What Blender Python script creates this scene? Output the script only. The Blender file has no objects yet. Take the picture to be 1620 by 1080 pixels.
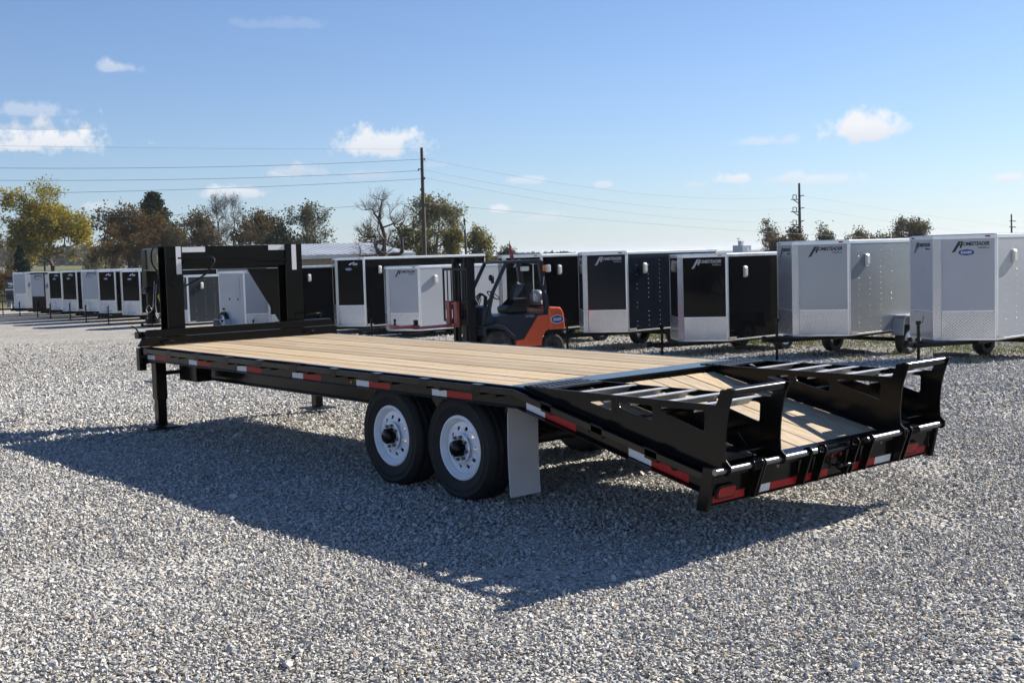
import bpy, bmesh, math, random
import numpy as np
from mathutils import Vector, Matrix, Euler

random.seed(7); rng = np.random.default_rng(7)
R = math.radians
scene = bpy.context.scene
col = scene.collection

# ------------------------------------------------------------------ camera
# World: X runs forward along the flatbed, Y to its left, Z up; metres.
CAM_F, CAM_YAW, CAM_PITCH, CAM_ROLL = 1862.09, 0.7060, -0.0720, -0.0294
CAM = Vector((-5.7902, 4.9438, 1.7062))
_f = Vector((math.cos(CAM_PITCH)*math.cos(CAM_YAW), -math.cos(CAM_PITCH)*math.sin(CAM_YAW), math.sin(CAM_PITCH)))
_r0 = Vector((-math.sin(CAM_YAW), -math.cos(CAM_YAW), 0))
_u0 = _r0.cross(_f)
_r = _r0*math.cos(CAM_ROLL) + _u0*math.sin(CAM_ROLL)
_u = _u0*math.cos(CAM_ROLL) - _r0*math.sin(CAM_ROLL)
cam = bpy.data.cameras.new('camera')
cam.sensor_width = 36; cam.lens = CAM_F/1620*36; cam.clip_start = .05; cam.clip_end = 9000
cam_o = bpy.data.objects.new('camera', cam); col.objects.link(cam_o)
M = Matrix((_r, _u, -_f)).transposed().to_4x4(); M.translation = CAM
cam_o.matrix_world = M
scene.camera = cam_o

def at(px, py, depth):
    """a point of the place seen at a pixel of the 1620 x 1080 photograph, depth metres ahead"""
    return CAM + (_f + _r*((px-810)/CAM_F) - _u*((py-540)/CAM_F))*depth
def raydir(px, py):
    return (at(px, py, 1)-CAM).normalized()
FH = Vector((math.cos(CAM_YAW), -math.sin(CAM_YAW), 0)); RH = _r0

# ------------------------------------------------------------------ light
SUN_DIR = Vector((-.2114, -1.6045, 1)).normalized()          # towards the sun
SUN_EL = math.asin(SUN_DIR.z); SUN_AZ = math.atan2(SUN_DIR.x, SUN_DIR.y)
SKY_STRENGTH, SUN_STRENGTH, EXPOSURE = .050, 5.0, 1.0
sun = bpy.data.lights.new('sun', 'SUN'); sun.energy = SUN_STRENGTH; sun.angle = R(.53); sun.color = (1, .935, .83)
sun_o = bpy.data.objects.new('sun', sun); col.objects.link(sun_o)
sun_o.rotation_euler = SUN_DIR.to_track_quat('Z', 'Y').to_euler(); sun_o.location = (0, -20, 40)
vs = scene.view_settings
vs.view_transform = 'Standard'; vs.look = 'None'; vs.gamma = 1; vs.exposure = EXPOSURE; vs.use_curve_mapping = False

world = bpy.data.worlds.new('World'); scene.world = world; world.use_nodes = True
def build_world():
    nt = world.node_tree; N = nt.nodes; L = nt.links; N.clear()
    out = N.new('ShaderNodeOutputWorld'); bg = N.new('ShaderNodeBackground')
    bg.inputs['Strength'].default_value = SKY_STRENGTH
    sky = N.new('ShaderNodeTexSky'); sky.sky_type = 'NISHITA'; sky.sun_disc = False
    sky.sun_elevation = SUN_EL; sky.sun_rotation = SUN_AZ
    sky.altitude = 200; sky.air_density = 1.0; sky.dust_density = .25; sky.ozone_density = 3.0
    tc = N.new('ShaderNodeTexCoord')
    def math_(op, a, b=None, c=None, clamp=False):
        n = N.new('ShaderNodeMath'); n.operation = op; n.use_clamp = clamp
        for i, v in enumerate((a, b, c)):
            if v is None: continue
            if isinstance(v, (int, float)): n.inputs[i].default_value = v
            else: L.new(v, n.inputs[i])
        return n.outputs[0]
    def noise(scale, detail, rough=.6):
        n = N.new('ShaderNodeTexNoise'); n.inputs['Scale'].default_value = scale
        n.inputs['Detail'].default_value = detail; n.inputs['Roughness'].default_value = rough
        L.new(tc.outputs['Generated'], n.inputs['Vector']); return n.outputs['Fac']
    n1 = noise(28, 6, .62); n2 = noise(75, 5, .6)
    pert = math_('ADD', math_('MULTIPLY', math_('SUBTRACT', n1, .5), 2.5), math_('MULTIPLY', math_('SUBTRACT', n2, .5), 1.7))
    # clouds: pixel of the photograph they are seen at, half width and half height in pixels, opacity
    clouds = [(60,221,104,36,1.),(20,232,80,24,.95),(45,178,66,16,.35),(188,108,38,15,.45),(605,231,72,36,.9),(470,272,50,18,.62),(585,279,46,11,.4),
              (372,305,52,14,.7),(152,328,42,14,.42),(1370,207,58,30,1.),(1165,285,34,13,.75),(1200,225,42,12,.45),
              (1285,286,80,12,.5),(790,332,22,11,.7),(1605,283,40,13,.75),(958,293,20,8,.45),(830,287,40,8,.4),(690,262,24,7,.3),
              (1105,293,20,7,.35),(440,40,60,12,.12),(850,345,60,12,.25),
              # the same fair-weather clouds all round the sky
              (-700,240,110,40,.9),(-1500,200,90,38,.9),(2300,230,100,36,.9),(2900,180,110,44,.9),(-2600,-80,150,60,.9),(3800,60,140,60,.8),(-400,-500,120,44,.7),(1900,-700,130,50,.7)]
    total = None; shade = None
    for (px, py, a, b, op) in clouds:
        c = raydir(px, py); rr = c.cross(Vector((0,0,1))).normalized(); uu = rr.cross(c)
        def dot(v, s):
            n = N.new('ShaderNodeVectorMath'); n.operation = 'DOT_PRODUCT'
            L.new(tc.outputs['Generated'], n.inputs[0]); n.inputs[1].default_value = v*s; return n.outputs['Value']
        x = dot(rr, CAM_F/a); y = dot(uu, CAM_F/b)
        # flatter base: stretch the lower half
        yl = math_('MULTIPLY', y, math_('MULTIPLY_ADD', math_('LESS_THAN', y, 0), .9, 1))
        d = math_('SQRT', math_('ADD', math_('POWER', x, 2), math_('POWER', yl, 2)))
        m = math_('MULTIPLY', math_('ADD', math_('SUBTRACT', 1.02, d), pert), 1.9, clamp=True)
        m = math_('MULTIPLY', math_('MULTIPLY', m, op), math_('LESS_THAN', d, 3.))
        total = m if total is None else math_('MAXIMUM', total, m)
        s = math_('MULTIPLY', math_('MULTIPLY', math_('SUBTRACT', .35, y), .5, clamp=True), math_('LESS_THAN', d, 3.))
        shade = s if shade is None else math_('MAXIMUM', shade, s)
    # milkier air towards the horizon
    sep = N.new('ShaderNodeSeparateXYZ'); L.new(tc.outputs['Generated'], sep.inputs[0])
    hz = math_('POWER', math_('SUBTRACT', 1, math_('ABSOLUTE', sep.outputs['Z']), clamp=True), 6)
    mixh = N.new('ShaderNodeMix'); mixh.data_type = 'RGBA'
    tint = N.new('ShaderNodeMix'); tint.data_type = 'RGBA'; tint.blend_type = 'MULTIPLY'; tint.inputs['Factor'].default_value = 1
    tint.inputs['B'].default_value = (.93, 1.04, 1.28, 1); L.new(sky.outputs[0], tint.inputs['A'])
    L.new(math_('MULTIPLY', hz, .28), mixh.inputs['Factor']); L.new(tint.outputs['Result'], mixh.inputs['A'])
    k = 1/SKY_STRENGTH/2**EXPOSURE
    mixh.inputs['B'].default_value = (.55*k, .68*k, .87*k, 1)
    ccol = N.new('ShaderNodeMix'); ccol.data_type = 'RGBA'
    ccol.inputs['A'].default_value = (.90*k, .92*k, .96*k, 1); ccol.inputs['B'].default_value = (.58*k, .65*k, .77*k, 1)
    L.new(shade, ccol.inputs['Factor'])
    mix = N.new('ShaderNodeMix'); mix.data_type = 'RGBA'
    L.new(total, mix.inputs['Factor']); L.new(mixh.outputs['Result'], mix.inputs['A']); L.new(ccol.outputs['Result'], mix.inputs['B'])
    L.new(mix.outputs['Result'], bg.inputs['Color']); L.new(bg.outputs[0], out.inputs['Surface'])
build_world()

# ------------------------------------------------------------------ materials
def nt_of(name):
    m = bpy.data.materials.new(name); m.use_nodes = True
    return m, m.node_tree.nodes, m.node_tree.links, m.node_tree.nodes['Principled BSDF']
def coords(N, L, kind='Object', rnd=0.0):
    tc = N.new('ShaderNodeTexCoord'); v = tc.outputs[kind]
    if rnd:
        oi = N.new('ShaderNodeObjectInfo'); a = N.new('ShaderNodeVectorMath'); a.operation = 'MULTIPLY_ADD'
        L.new(oi.outputs['Random'], a.inputs[0]); a.inputs[1].default_value = (rnd, rnd*1.7, rnd*.6); L.new(v, a.inputs[2]); v = a.outputs[0]
    return v
def noise(N, L, v, scale, detail=4, rough=.55, stretch=None):
    if stretch:
        mp = N.new('ShaderNodeMapping'); mp.inputs['Scale'].default_value = stretch; L.new(v, mp.inputs['Vector']); v = mp.outputs[0]
    n = N.new('ShaderNodeTexNoise'); n.inputs['Scale'].default_value = scale; n.inputs['Detail'].default_value = detail
    n.inputs['Roughness'].default_value = rough; L.new(v, n.inputs['Vector']); return n.outputs['Fac']
def ramp(N, L, fac, stops):
    r = N.new('ShaderNodeValToRGB'); e = r.color_ramp.elements
    while len(e) < len(stops): e.new(.5)
    for el, (p, c) in zip(e, stops): el.position = p; el.color = (*c, 1) if len(c) == 3 else c
    L.new(fac, r.inputs['Fac']); return r.outputs['Color']
def bump(N, L, h, strength, dist, bsdf):
    b = N.new('ShaderNodeBump'); b.inputs['Strength'].default_value = strength; b.inputs['Distance'].default_value = dist
    L.new(h, b.inputs['Height']); L.new(b.outputs[0], bsdf.inputs['Normal']); return b
def paint(name, c, rough=.3, metal=0., var=.12, nscale=6., bumpd=0., coat=0., dust=0., spec=.5):
    m, N, L, B = nt_of(name); v = coords(N, L)
    f = noise(N, L, v, nscale, 5)
    lo = tuple(x*(1-var) for x in c); hi = tuple(min(1, x*(1+var)) for x in c)
    cc = ramp(N, L, f, [(.3, lo), (.7, hi)])
    if dust:
        f2 = noise(N, L, v, 2.3, 6, .7)
        mx = N.new('ShaderNodeMix'); mx.data_type = 'RGBA'; mx.inputs['B'].default_value = (.33, .31, .28, 1)
        r = ramp(N, L, f2, [(.45, (0,0,0)), (.8, (dust,)*3)]); L.new(r, mx.inputs['Factor']); L.new(cc, mx.inputs['A']); cc = mx.outputs['Result']
    L.new(cc, B.inputs['Base Color']); B.inputs['Metallic'].default_value = metal
    rr = N.new('ShaderNodeMapRange'); L.new(f, rr.inputs[0]); rr.inputs[3].default_value = rough*.75; rr.inputs[4].default_value = min(1, rough*1.3)
    L.new(rr.outputs[0], B.inputs['Roughness'])
    B.inputs['Specular IOR Level'].default_value = spec
    B.inputs['Coat Weight'].default_value = coat; B.inputs['Coat Roughness'].default_value = .08
    if bumpd: bump(N, L, noise(N, L, v, 1.6, 3), .6, bumpd, B)
    return m
MT = {}
MT['black'] = paint('black_gloss_paint', (.003, .003, .0033), .17, var=.2, dust=.004, spec=.2)
MT['black_flat'] = paint('black_flat_paint', (.004, .004, .005), .45, var=.3, dust=.010, spec=.2)
MT['rubber'] = paint('rubber', (.010, .010, .011), .65, var=.3, nscale=14, dust=.05, spec=.3)
MT['rubber_grey'] = paint('dusty_rubber', (.028, .027, .026), .8, var=.35, nscale=14, dust=.25, spec=.2)
MT['white_rim'] = paint('white_rim_paint', (.74, .78, .84), .3, coat=.3, var=.04)
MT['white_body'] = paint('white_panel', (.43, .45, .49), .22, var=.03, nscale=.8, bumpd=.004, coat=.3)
MT['black_body'] = paint('black_panel', (.0025, .0028, .004), .06, var=.1, nscale=.8, bumpd=.008, spec=.11)
MT['navy_body'] = paint('charcoal_blue_panel', (.010, .0145, .025), .12, var=.08, nscale=.8, bumpd=.006, spec=.2)
MT['grey_body'] = paint('charcoal_panel', (.028, .034, .042), .2, var=.08, nscale=.8, bumpd=.004)
MT['silver_body'] = paint('silver_panel', (.34, .36, .39), .30, metal=.6, var=.04, nscale=.8, bumpd=.006)
MT['alu'] = paint('aluminium_trim', (.62, .63, .65), .28, metal=1., var=.06)
MT['alu_bright'] = paint('polished_trim', (.80, .81, .83), .32, metal=.8, var=.05)
MT['chrome'] = paint('worn_steel', (.20, .20, .205), .3, metal=1., var=.15)
MT['steel_strip'] = paint('dusty_black_plate', (.035, .036, .038), .33, var=.2, dust=.12)
MT['flap'] = paint('grey_mud_flap', (.62, .62, .64), .42, var=.06, nscale=2)
MT['tape_white'] = paint('reflective_white', (.66, .67, .70), .35, var=.05, nscale=40)
MT['tape_red'] = paint('reflective_red', (.36, .013, .014), .35, var=.1, nscale=40, spec=.2)
MT['lens_red'] = paint('red_lens', (.30, .006, .009), .15, var=.2, nscale=60, spec=.3)
MT['lens_amber'] = paint('amber_lens', (.75, .22, .02), .2, coat=.5, var=.1)
MT['orange'] = paint('forklift_orange', (.70, .10, .025), .32, coat=.2, var=.06, dust=.03)
MT['fork_red'] = paint('fork_red', (.30, .045, .038), .5, var=.2, dust=.2)
MT['forkgrey'] = paint('forklift_dark_blue_grey', (.011, .017, .029), .35, var=.12, dust=.025, spec=.35)
MT['vinyl'] = paint('black_vinyl', (.008, .008, .009), .45, var=.2)
MT['tank'] = paint('steel_gas_bottle', (.30, .31, .33), .35, metal=.6, var=.1)
MT['lamp_white'] = paint('lamp_glass_white', (.72, .70, .64), .25, var=.05)
MT['ink_black'] = paint('black_print', (.012, .012, .014), .4, var=.05)
MT['ink_white'] = paint('white_print', (.72, .73, .75), .4, var=.03)
MT['ink_grey'] = paint('silver_print', (.45, .45, .46), .4, var=.05)
MT['ink_blue'] = paint('blue_print', (.025, .06, .25), .4, var=.05)
MT['sticker'] = paint('yellow_sticker', (.55, .47, .16), .5, var=.1)
MT['chain'] = paint('zinc_chain', (.55, .54, .5), .4, metal=.7, var=.1)
MT['strap'] = paint('yellow_green_strap', (.42, .42, .10), .7, var=.2)
MT['pole_wood'] = paint('weathered_pole', (.075, .06, .05), .85, var=.35, nscale=3)
MT['wire'] = paint('wire', (.12, .12, .13), .5, var=.1)
MT['roof_metal'] = paint('ribbed_roof', (.50, .52, .55), .4, metal=.3, var=.08, nscale=.4)
MT['tan_wall'] = paint('tan_wall_sheet', (.38, .31, .235), .55, var=.06, nscale=.3)
MT['silo'] = paint('galvanised', (.42, .45, .5), .5, metal=.2, var=.08)
MT['fence_white'] = paint('white_fence', (.7, .7, .68), .6, var=.05)
MT['bark'] = paint('bark', (.055, .045, .037), .9, var=.35, nscale=2)
MT['bark_grey'] = paint('grey_bark', (.11, .10, .09), .9, var=.3, nscale=2)
MT['flag'] = paint('flag_cloth', (.35, .06, .07), .8, var=.5, nscale=25)
MT['timber'] = paint('old_timber_block', (.10, .08, .06), .85, var=.3)

def mat_plate():                                   # diamond tread plate: raised lozenges
    m, N, L, B = nt_of('diamond_tread_plate'); v = coords(N, L, 'Generated'); v = coords(N, L, 'Object')
    hs = []
    for ang in (45, -45):
        mp = N.new('ShaderNodeMapping'); mp.inputs['Rotation'].default_value = (R(ang), 0, 0) ; L.new(v, mp.inputs['Vector'])
        w = N.new('ShaderNodeTexVoronoi'); w.inputs['Scale'].default_value = 27; w.inputs['Randomness'].default_value = .0
        st = N.new('ShaderNodeMapping'); st.inputs['Scale'].default_value = (.001, 1., 2.4); L.new(mp.outputs[0], st.inputs['Vector']); L.new(st.outputs[0], w.inputs['Vector'])
        hs.append(w.outputs['Distance'])
    mn = N.new('ShaderNodeMath'); mn.operation = 'MINIMUM'; L.new(hs[0], mn.inputs[0]); L.new(hs[1], mn.inputs[1])
    rp = ramp(N, L, mn.outputs[0], [(.14, (1,1,1)), (.32, (0,0,0))])
    bump(N, L, rp, .8, .004, B)
    f = noise(N, L, v, 1.5, 3)
    L.new(ramp(N, L, f, [(.3, (.58,.59,.61)), (.7, (.70,.71,.73))]), B.inputs['Base Color'])
    B.inputs['Metallic'].default_value = .95; B.inputs['Roughness'].default_value = .15
    return m
MT['plate'] = mat_plate()

def mat_wood():
    m, N, L, B = nt_of('treated_pine'); v = coords(N, L, 'Object', rnd=37.)
    g1 = noise(N, L, v, 1., 6, .6, (1.1, 26, 26)); g2 = noise(N, L, v, 1., 4, .6, (5., 130, 130)); bl = noise(N, L, v, 1.3, 3)
    c = ramp(N, L, g1, [(.28, (.30,.19,.082)), (.5, (.445,.315,.155)), (.72, (.54,.41,.23))])
    mx = N.new('ShaderNodeMix'); mx.data_type = 'RGBA'; mx.blend_type = 'MULTIPLY'; mx.inputs['Factor'].default_value = .55
    L.new(c, mx.inputs['A']); L.new(ramp(N, L, g2, [(.35, (.68,.62,.56)), (.6, (1,1,1))]), mx.inputs['B'])
    oi = N.new('ShaderNodeObjectInfo'); hv = N.new('ShaderNodeHueSaturation')
    mr = N.new('ShaderNodeMapRange'); L.new(oi.outputs['Random'], mr.inputs[0]); mr.inputs[3].default_value = .78; mr.inputs[4].default_value = 1.14
    L.new(mr.outputs[0], hv.inputs['Value'])
    ms = N.new('ShaderNodeMapRange'); L.new(bl, ms.inputs[0]); ms.inputs[3].default_value = .55; ms.inputs[4].default_value = 1.05
    L.new(ms.outputs[0], hv.inputs['Saturation']); L.new(mx.outputs['Result'], hv.inputs['Color'])
    # knots
    mp = N.new('ShaderNodeMapping'); mp.inputs['Scale'].default_value = (1.1, 3.6, 3.6); L.new(v, mp.inputs['Vector'])
    vo = N.new('ShaderNodeTexVoronoi'); vo.inputs['Scale'].default_value = 1.9; L.new(mp.outputs[0], vo.inputs['Vector'])
    kn = ramp(N, L, vo.outputs['Distance'], [(.035, (1,1,1)), (.085, (0,0,0))])
    mk = N.new('ShaderNodeMix'); mk.data_type = 'RGBA'; L.new(kn, mk.inputs['Factor']); L.new(hv.outputs[0], mk.inputs['A']); mk.inputs['B'].default_value = (.13,.07,.035,1)
    L.new(mk.outputs['Result'], B.inputs['Base Color']); B.inputs['Roughness'].default_value = .72
    bump(N, L, g2, .25, .002, B)
    return m
MT['wood'] = mat_wood()

def mat_gravel(name, stone):
    m, N, L, B = nt_of(name); v = coords(N, L)
    if stone:
        oi = N.new('ShaderNodeObjectInfo'); fac = oi.outputs['Random']
        c = ramp(N, L, fac, [(0, (.22,.212,.20)), (.15, (.35,.338,.318)), (.5, (.455,.44,.415)), (.8, (.53,.515,.486)), (.955, (.60,.585,.55)), (.985, (.46,.37,.25))])
        f = noise(N, L, v, 60, 4)
    else:
        vo = N.new('ShaderNodeTexVoronoi'); vo.inputs['Scale'].default_value = 34; L.new(v, vo.inputs['Vector'])
        se = N.new('ShaderNodeSeparateColor'); L.new(vo.outputs['Color'], se.inputs[0])
        c = ramp(N, L, se.outputs[0], [(0, (.13,.126,.12)), (.2, (.29,.28,.264)), (.5, (.43,.416,.39)), (.85, (.57,.552,.52)), (.985, (.44,.34,.22))])
        f = vo.outputs['Distance']
        bump(N, L, f, 1., .03, B).invert = True
    big = noise(N, L, coords(N, L, 'Object') if not stone else v, .55, 5, .6)
    if not stone:
        mx = N.new('ShaderNodeMix'); mx.data_type = 'RGBA'; mx.blend_type = 'MULTIPLY'; mx.inputs['Factor'].default_value = 1
        L.new(c, mx.inputs['A']); L.new(ramp(N, L, big, [(.3, (.80,.79,.77)), (.7, (1.05,1.05,1.04))]), mx.inputs['B']); c = mx.outputs['Result']
    else:
        mx = N.new('ShaderNodeMix'); mx.data_type = 'RGBA'; mx.blend_type = 'MULTIPLY'; mx.inputs['Factor'].default_value = 1
        L.new(c, mx.inputs['A']); L.new(ramp(N, L, f, [(.3, (.80,.80,.80)), (.7, (1.08,1.08,1.08))]), mx.inputs['B']); c = mx.outputs['Result']
        loc = oi.outputs['Location']; p1 = noise(N, L, loc, .45, 4, .6); p2 = noise(N, L, loc, .9, 3, .5, (.12, 1.3, 1))
        ad = N.new('ShaderNodeMath'); ad.operation = 'ADD'; L.new(p1, ad.inputs[0]); L.new(p2, ad.inputs[1])
        m2 = N.new('ShaderNodeMix'); m2.data_type = 'RGBA'; m2.blend_type = 'MULTIPLY'; m2.inputs['Factor'].default_value = 1
        L.new(c, m2.inputs['A']); L.new(ramp(N, L, ad.outputs[0], [(.36, (.74,.72,.69)), (.50, (.98,.98,.97)), (.66, (1.10,1.10,1.09))]), m2.inputs['B']); c = m2.outputs['Result']
    L.new(c, B.inputs['Base Color']); B.inputs['Roughness'].default_value = .88; B.inputs['Specular IOR Level'].default_value = .12
    return m
MT['gravel'] = mat_gravel('gravel_ground', False); MT['stone'] = mat_gravel('limestone_chip', True)

def mat_field():
    m, N, L, B = nt_of('autumn_field'); v = coords(N, L)
    a = noise(N, L, v, .02, 4); b = noise(N, L, v, 2.5, 6, .7)
    c1 = ramp(N, L, a, [(.35, (.065,.08,.028)), (.5, (.13,.125,.06)), (.65, (.19,.165,.095))])
    mx = N.new('ShaderNodeMix'); mx.data_type = 'RGBA'; mx.blend_type = 'MULTIPLY'; mx.inputs['Factor'].default_value = .7
    L.new(c1, mx.inputs['A']); L.new(ramp(N, L, b, [(.3, (.55,.55,.5)), (.7, (1.1,1.1,1))]), mx.inputs['B'])
    L.new(mx.outputs['Result'], B.inputs['Base Color']); B.inputs['Roughness'].default_value = .95; B.inputs['Specular IOR Level'].default_value = .1
    return m
MT['field'] = mat_field()

def leaf(name, stops, trans=.35):
    m = bpy.data.materials.new(name); m.use_nodes = True; N = m.node_tree.nodes; L = m.node_tree.links; N.clear()
    out = N.new('ShaderNodeOutputMaterial'); d = N.new('ShaderNodeBsdfDiffuse'); t = N.new('ShaderNodeBsdfTranslucent'); mx = N.new('ShaderNodeMixShader')
    v = coords(N, L); f = noise(N, L, v, .55, 5, .75)
    c = ramp(N, L, f, stops); L.new(c, d.inputs['Color']); L.new(c, t.inputs['Color']); mx.inputs[0].default_value = trans
    L.new(d.outputs[0], mx.inputs[1]); L.new(t.outputs[0], mx.inputs[2]); L.new(mx.outputs[0], out.inputs['Surface']); return m
MT['leaf_yellow'] = leaf('yellow_green_leaves', [(.3, (.12,.13,.018)), (.5, (.28,.235,.03)), (.68, (.42,.32,.035))], .45)
MT['leaf_rust'] = leaf('rust_leaves', [(.3, (.06,.06,.026)), (.5, (.115,.078,.030)), (.7, (.19,.095,.032))])
MT['leaf_brown'] = leaf('brown_leaves', [(.3, (.06,.055,.03)), (.5, (.10,.08,.04)), (.7, (.16,.11,.05))])
MT['leaf_green'] = leaf('dull_green_leaves', [(.3, (.04,.05,.02)), (.5, (.075,.08,.03)), (.7, (.12,.11,.045))])
MT['leaf_olive'] = leaf('olive_leaves', [(.3, (.08,.085,.025)), (.5, (.16,.145,.045)), (.7, (.24,.20,.065))])
MT['leaf_dark'] = leaf('evergreen_needles', [(.3, (.012,.022,.010)), (.6, (.03,.045,.018)), (.8, (.05,.07,.028))], .15)
MT['leaf_far'] = leaf('distant_wood_leaves', [(.3, (.06,.06,.04)), (.5, (.11,.085,.05)), (.7, (.13,.12,.06))], .2)
MT['grass'] = leaf('grass_blades', [(.3, (.06,.09,.02)), (.6, (.13,.15,.04)), (.8, (.25,.22,.09))], .3)

# ------------------------------------------------------------------ mesh helpers
class MB:
    def __init__(s): s.v = []; s.f = []; s.sm = []
    def add(s, vs_, fs, smooth=False):
        b = len(s.v); s.v += [tuple(p) for p in vs_]; s.f += [tuple(i+b for i in f) for f in fs]; s.sm += [smooth]*len(fs); return s
    def box(s, x0, x1, y0, y1, z0, z1):
        if x0 > x1: x0, x1 = x1, x0
        if y0 > y1: y0, y1 = y1, y0
        if z0 > z1: z0, z1 = z1, z0
        v = [(x0,y0,z0),(x1,y0,z0),(x1,y1,z0),(x0,y1,z0),(x0,y0,z1),(x1,y0,z1),(x1,y1,z1),(x0,y1,z1)]
        return s.add(v, [(0,3,2,1),(4,5,6,7),(0,1,5,4),(1,2,6,5),(2,3,7,6),(3,0,4,7)])
    def b(s, u0, u1, v0, v1, w0, w1): return s.box(u0, u1, -v0, -v1, w0, w1)      # flatbed frame: v runs to the right
    def xbox(s, m, sx, sy, sz):                                                       # box of full size under a matrix
        v = [m @ Vector((x*sx/2, y*sy/2, z*sz/2)) for z in (-1,1) for x, y in ((-1,-1),(1,-1),(1,1),(-1,1))]
        return s.add(v, [(0,3,2,1),(4,5,6,7),(0,1,5,4),(1,2,6,5),(2,3,7,6),(3,0,4,7)])
    def bar(s, p, q, w, h, up=(0,0,1)):
        p = Vector(p); q = Vector(q); d = (q-p); ln = d.length; d.normalize()
        side = d.cross(Vector(up))
        if side.length < 1e-5: side = d.cross(Vector((1,0,0)))
        side.normalize(); u = side.cross(d)
        m = Matrix((d, side, u)).transposed().to_4x4(); m.translation = (p+q)/2
        return s.xbox(m, ln, w, h)
    def tube(s, path, r, n=8, cap=True, smooth=True):
        P = [Vector(p) for p in path]; rs = r if isinstance(r, (list, tuple)) else [r]*len(P)
        rings = []; prev = None
        for i, p in enumerate(P):
            d = (P[min(i+1, len(P)-1)] - P[max(i-1, 0)]).normalized()
            if prev is None:
                a = d.cross(Vector((0,0,1)))
                if a.length < 1e-4: a = d.cross(Vector((1,0,0)))
            else: a = prev - d*prev.dot(d)
            a.normalize(); prev = a; b = d.cross(a)
            rings.append([p + (a*math.cos(2*math.pi*k/n) + b*math.sin(2*math.pi*k/n))*rs[i] for k in range(n)])
        v = [x for rg in rings for x in rg]; f = []
        for i in range(len(P)-1):
            for k in range(n): f.append((i*n+k, i*n+(k+1)%n, (i+1)*n+(k+1)%n, (i+1)*n+k))
        s.add(v, f, smooth)
        if cap: s.add(rings[0], [tuple(range(n))[::-1]]); s.add(rings[-1], [tuple(range(n))])
        return s
    def lathe(s, prof, n=32, axis='Y', o=(0,0,0), smooth=True):
        v = []; f = []; o = Vector(o)
        for (r, h) in prof:
            for k in range(n):
                c, sn = math.cos(2*math.pi*k/n)*r, math.sin(2*math.pi*k/n)*r
                v.append(o + (Vector((c, h, sn)) if axis == 'Y' else Vector((c, sn, h)) if axis == 'Z' else Vector((h, c, sn))))
        for i in range(len(prof)-1):
            for k in range(n): f.append((i*n+k, i*n+(k+1)%n, (i+1)*n+(k+1)%n, (i+1)*n+k))
        return s.add(v, f, smooth)
    def prism(s, poly, a0, a1, axis='Z'):
        n = len(poly)
        mk = {'Z': lambda p, a: (p[0], p[1], a), 'Y': lambda p, a: (p[0], a, p[1]), 'X': lambda p, a: (a, p[0], p[1])}[axis]
        v = [mk(p, a0) for p in poly] + [mk(p, a1) for p in poly]
        return s.add(v, [tuple(range(n))[::-1], tuple(range(n, 2*n))] + [(i, (i+1) % n, n+(i+1) % n, n+i) for i in range(n)])
    def mesh(s, name):
        me = bpy.data.meshes.new(name); me.from_pydata(s.v, [], s.f)
        if any(s.sm): me.polygons.foreach_set('use_smooth', s.sm)
        bm = bmesh.new(); bm.from_mesh(me); bmesh.ops.recalc_face_normals(bm, faces=bm.faces); bm.to_mesh(me); bm.free()
        return me
    def build(s, name, mat, parent=None, bev=0., loc=None, raw=False):
        if raw:
            me = bpy.data.meshes.new(name); me.from_pydata(s.v, [], s.f)
        else: me = s.mesh(name)
        return link(name, me, mat, parent, bev, loc)
def link(name, me, mat, parent=None, bev=0., loc=None):
    o = bpy.data.objects.new(name, me); col.objects.link(o)
    if mat is not None and not me.materials: me.materials.append(MT[mat] if isinstance(mat, str) else mat)
    if parent is not None: o.parent = parent
    if loc is not None: o.location = loc
    if bev:
        b = o.modifiers.new('bevel', 'BEVEL'); b.width = bev; b.segments = 2; b.limit_method = 'ANGLE'; b.angle_limit = R(35)
    return o
def tag(o, label, cat, group=None, kind=None):
    o['label'] = label; o['category'] = cat
    if group: o['group'] = group
    if kind: o['kind'] = kind
    return o
def thing(name, label, cat, loc=(0,0,0), rz=0, group=None):
    o = bpy.data.objects.new(name, None); col.objects.link(o); o.location = loc; o.rotation_euler = (0,0,rz); o.empty_display_size = .3
    return tag(o, label, cat, group)
def struct(o): o['kind'] = 'structure'; return o
def copy_tree(o, parent=None):
    c = o.copy(); col.objects.link(c)
    if parent is not None: c.parent = parent
    for ch in list(o.children): copy_tree(ch, c)
    return c
def plate2d(outer, holes=(), t=.01, fn=None, res=0):
    """a plate with cut-outs: outline and holes in 2D, thickness t, mapped by fn(x, y, h)"""
    cu = bpy.data.curves.new('tmp', 'CURVE'); cu.dimensions = '2D'; cu.fill_mode = 'BOTH'; cu.extrude = t/2
    for pts in [outer, *holes]:
        sp = cu.splines.new('POLY'); sp.points.add(len(pts)-1)
        for p, q in zip(sp.points, pts): p.co = (q[0], q[1], 0, 1)
        sp.use_cyclic_u = True
    ob = bpy.data.objects.new('tmp', cu); me = bpy.data.meshes.new_from_object(ob)
    bpy.data.objects.remove(ob); bpy.data.curves.remove(cu)
    if fn:
        for v in me.vertices: v.co = fn(*v.co)
    bm = bmesh.new(); bm.from_mesh(me); bmesh.ops.remove_doubles(bm, verts=bm.verts, dist=1e-5); bmesh.ops.recalc_face_normals(bm, faces=bm.faces); bm.to_mesh(me); bm.free()
    return me
def circle(cx, cy, r, n=12, rev=False):
    return [(cx+r*math.cos(2*math.pi*k/n), cy+r*math.sin(2*math.pi*k/n)) for k in range(n)]
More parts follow.
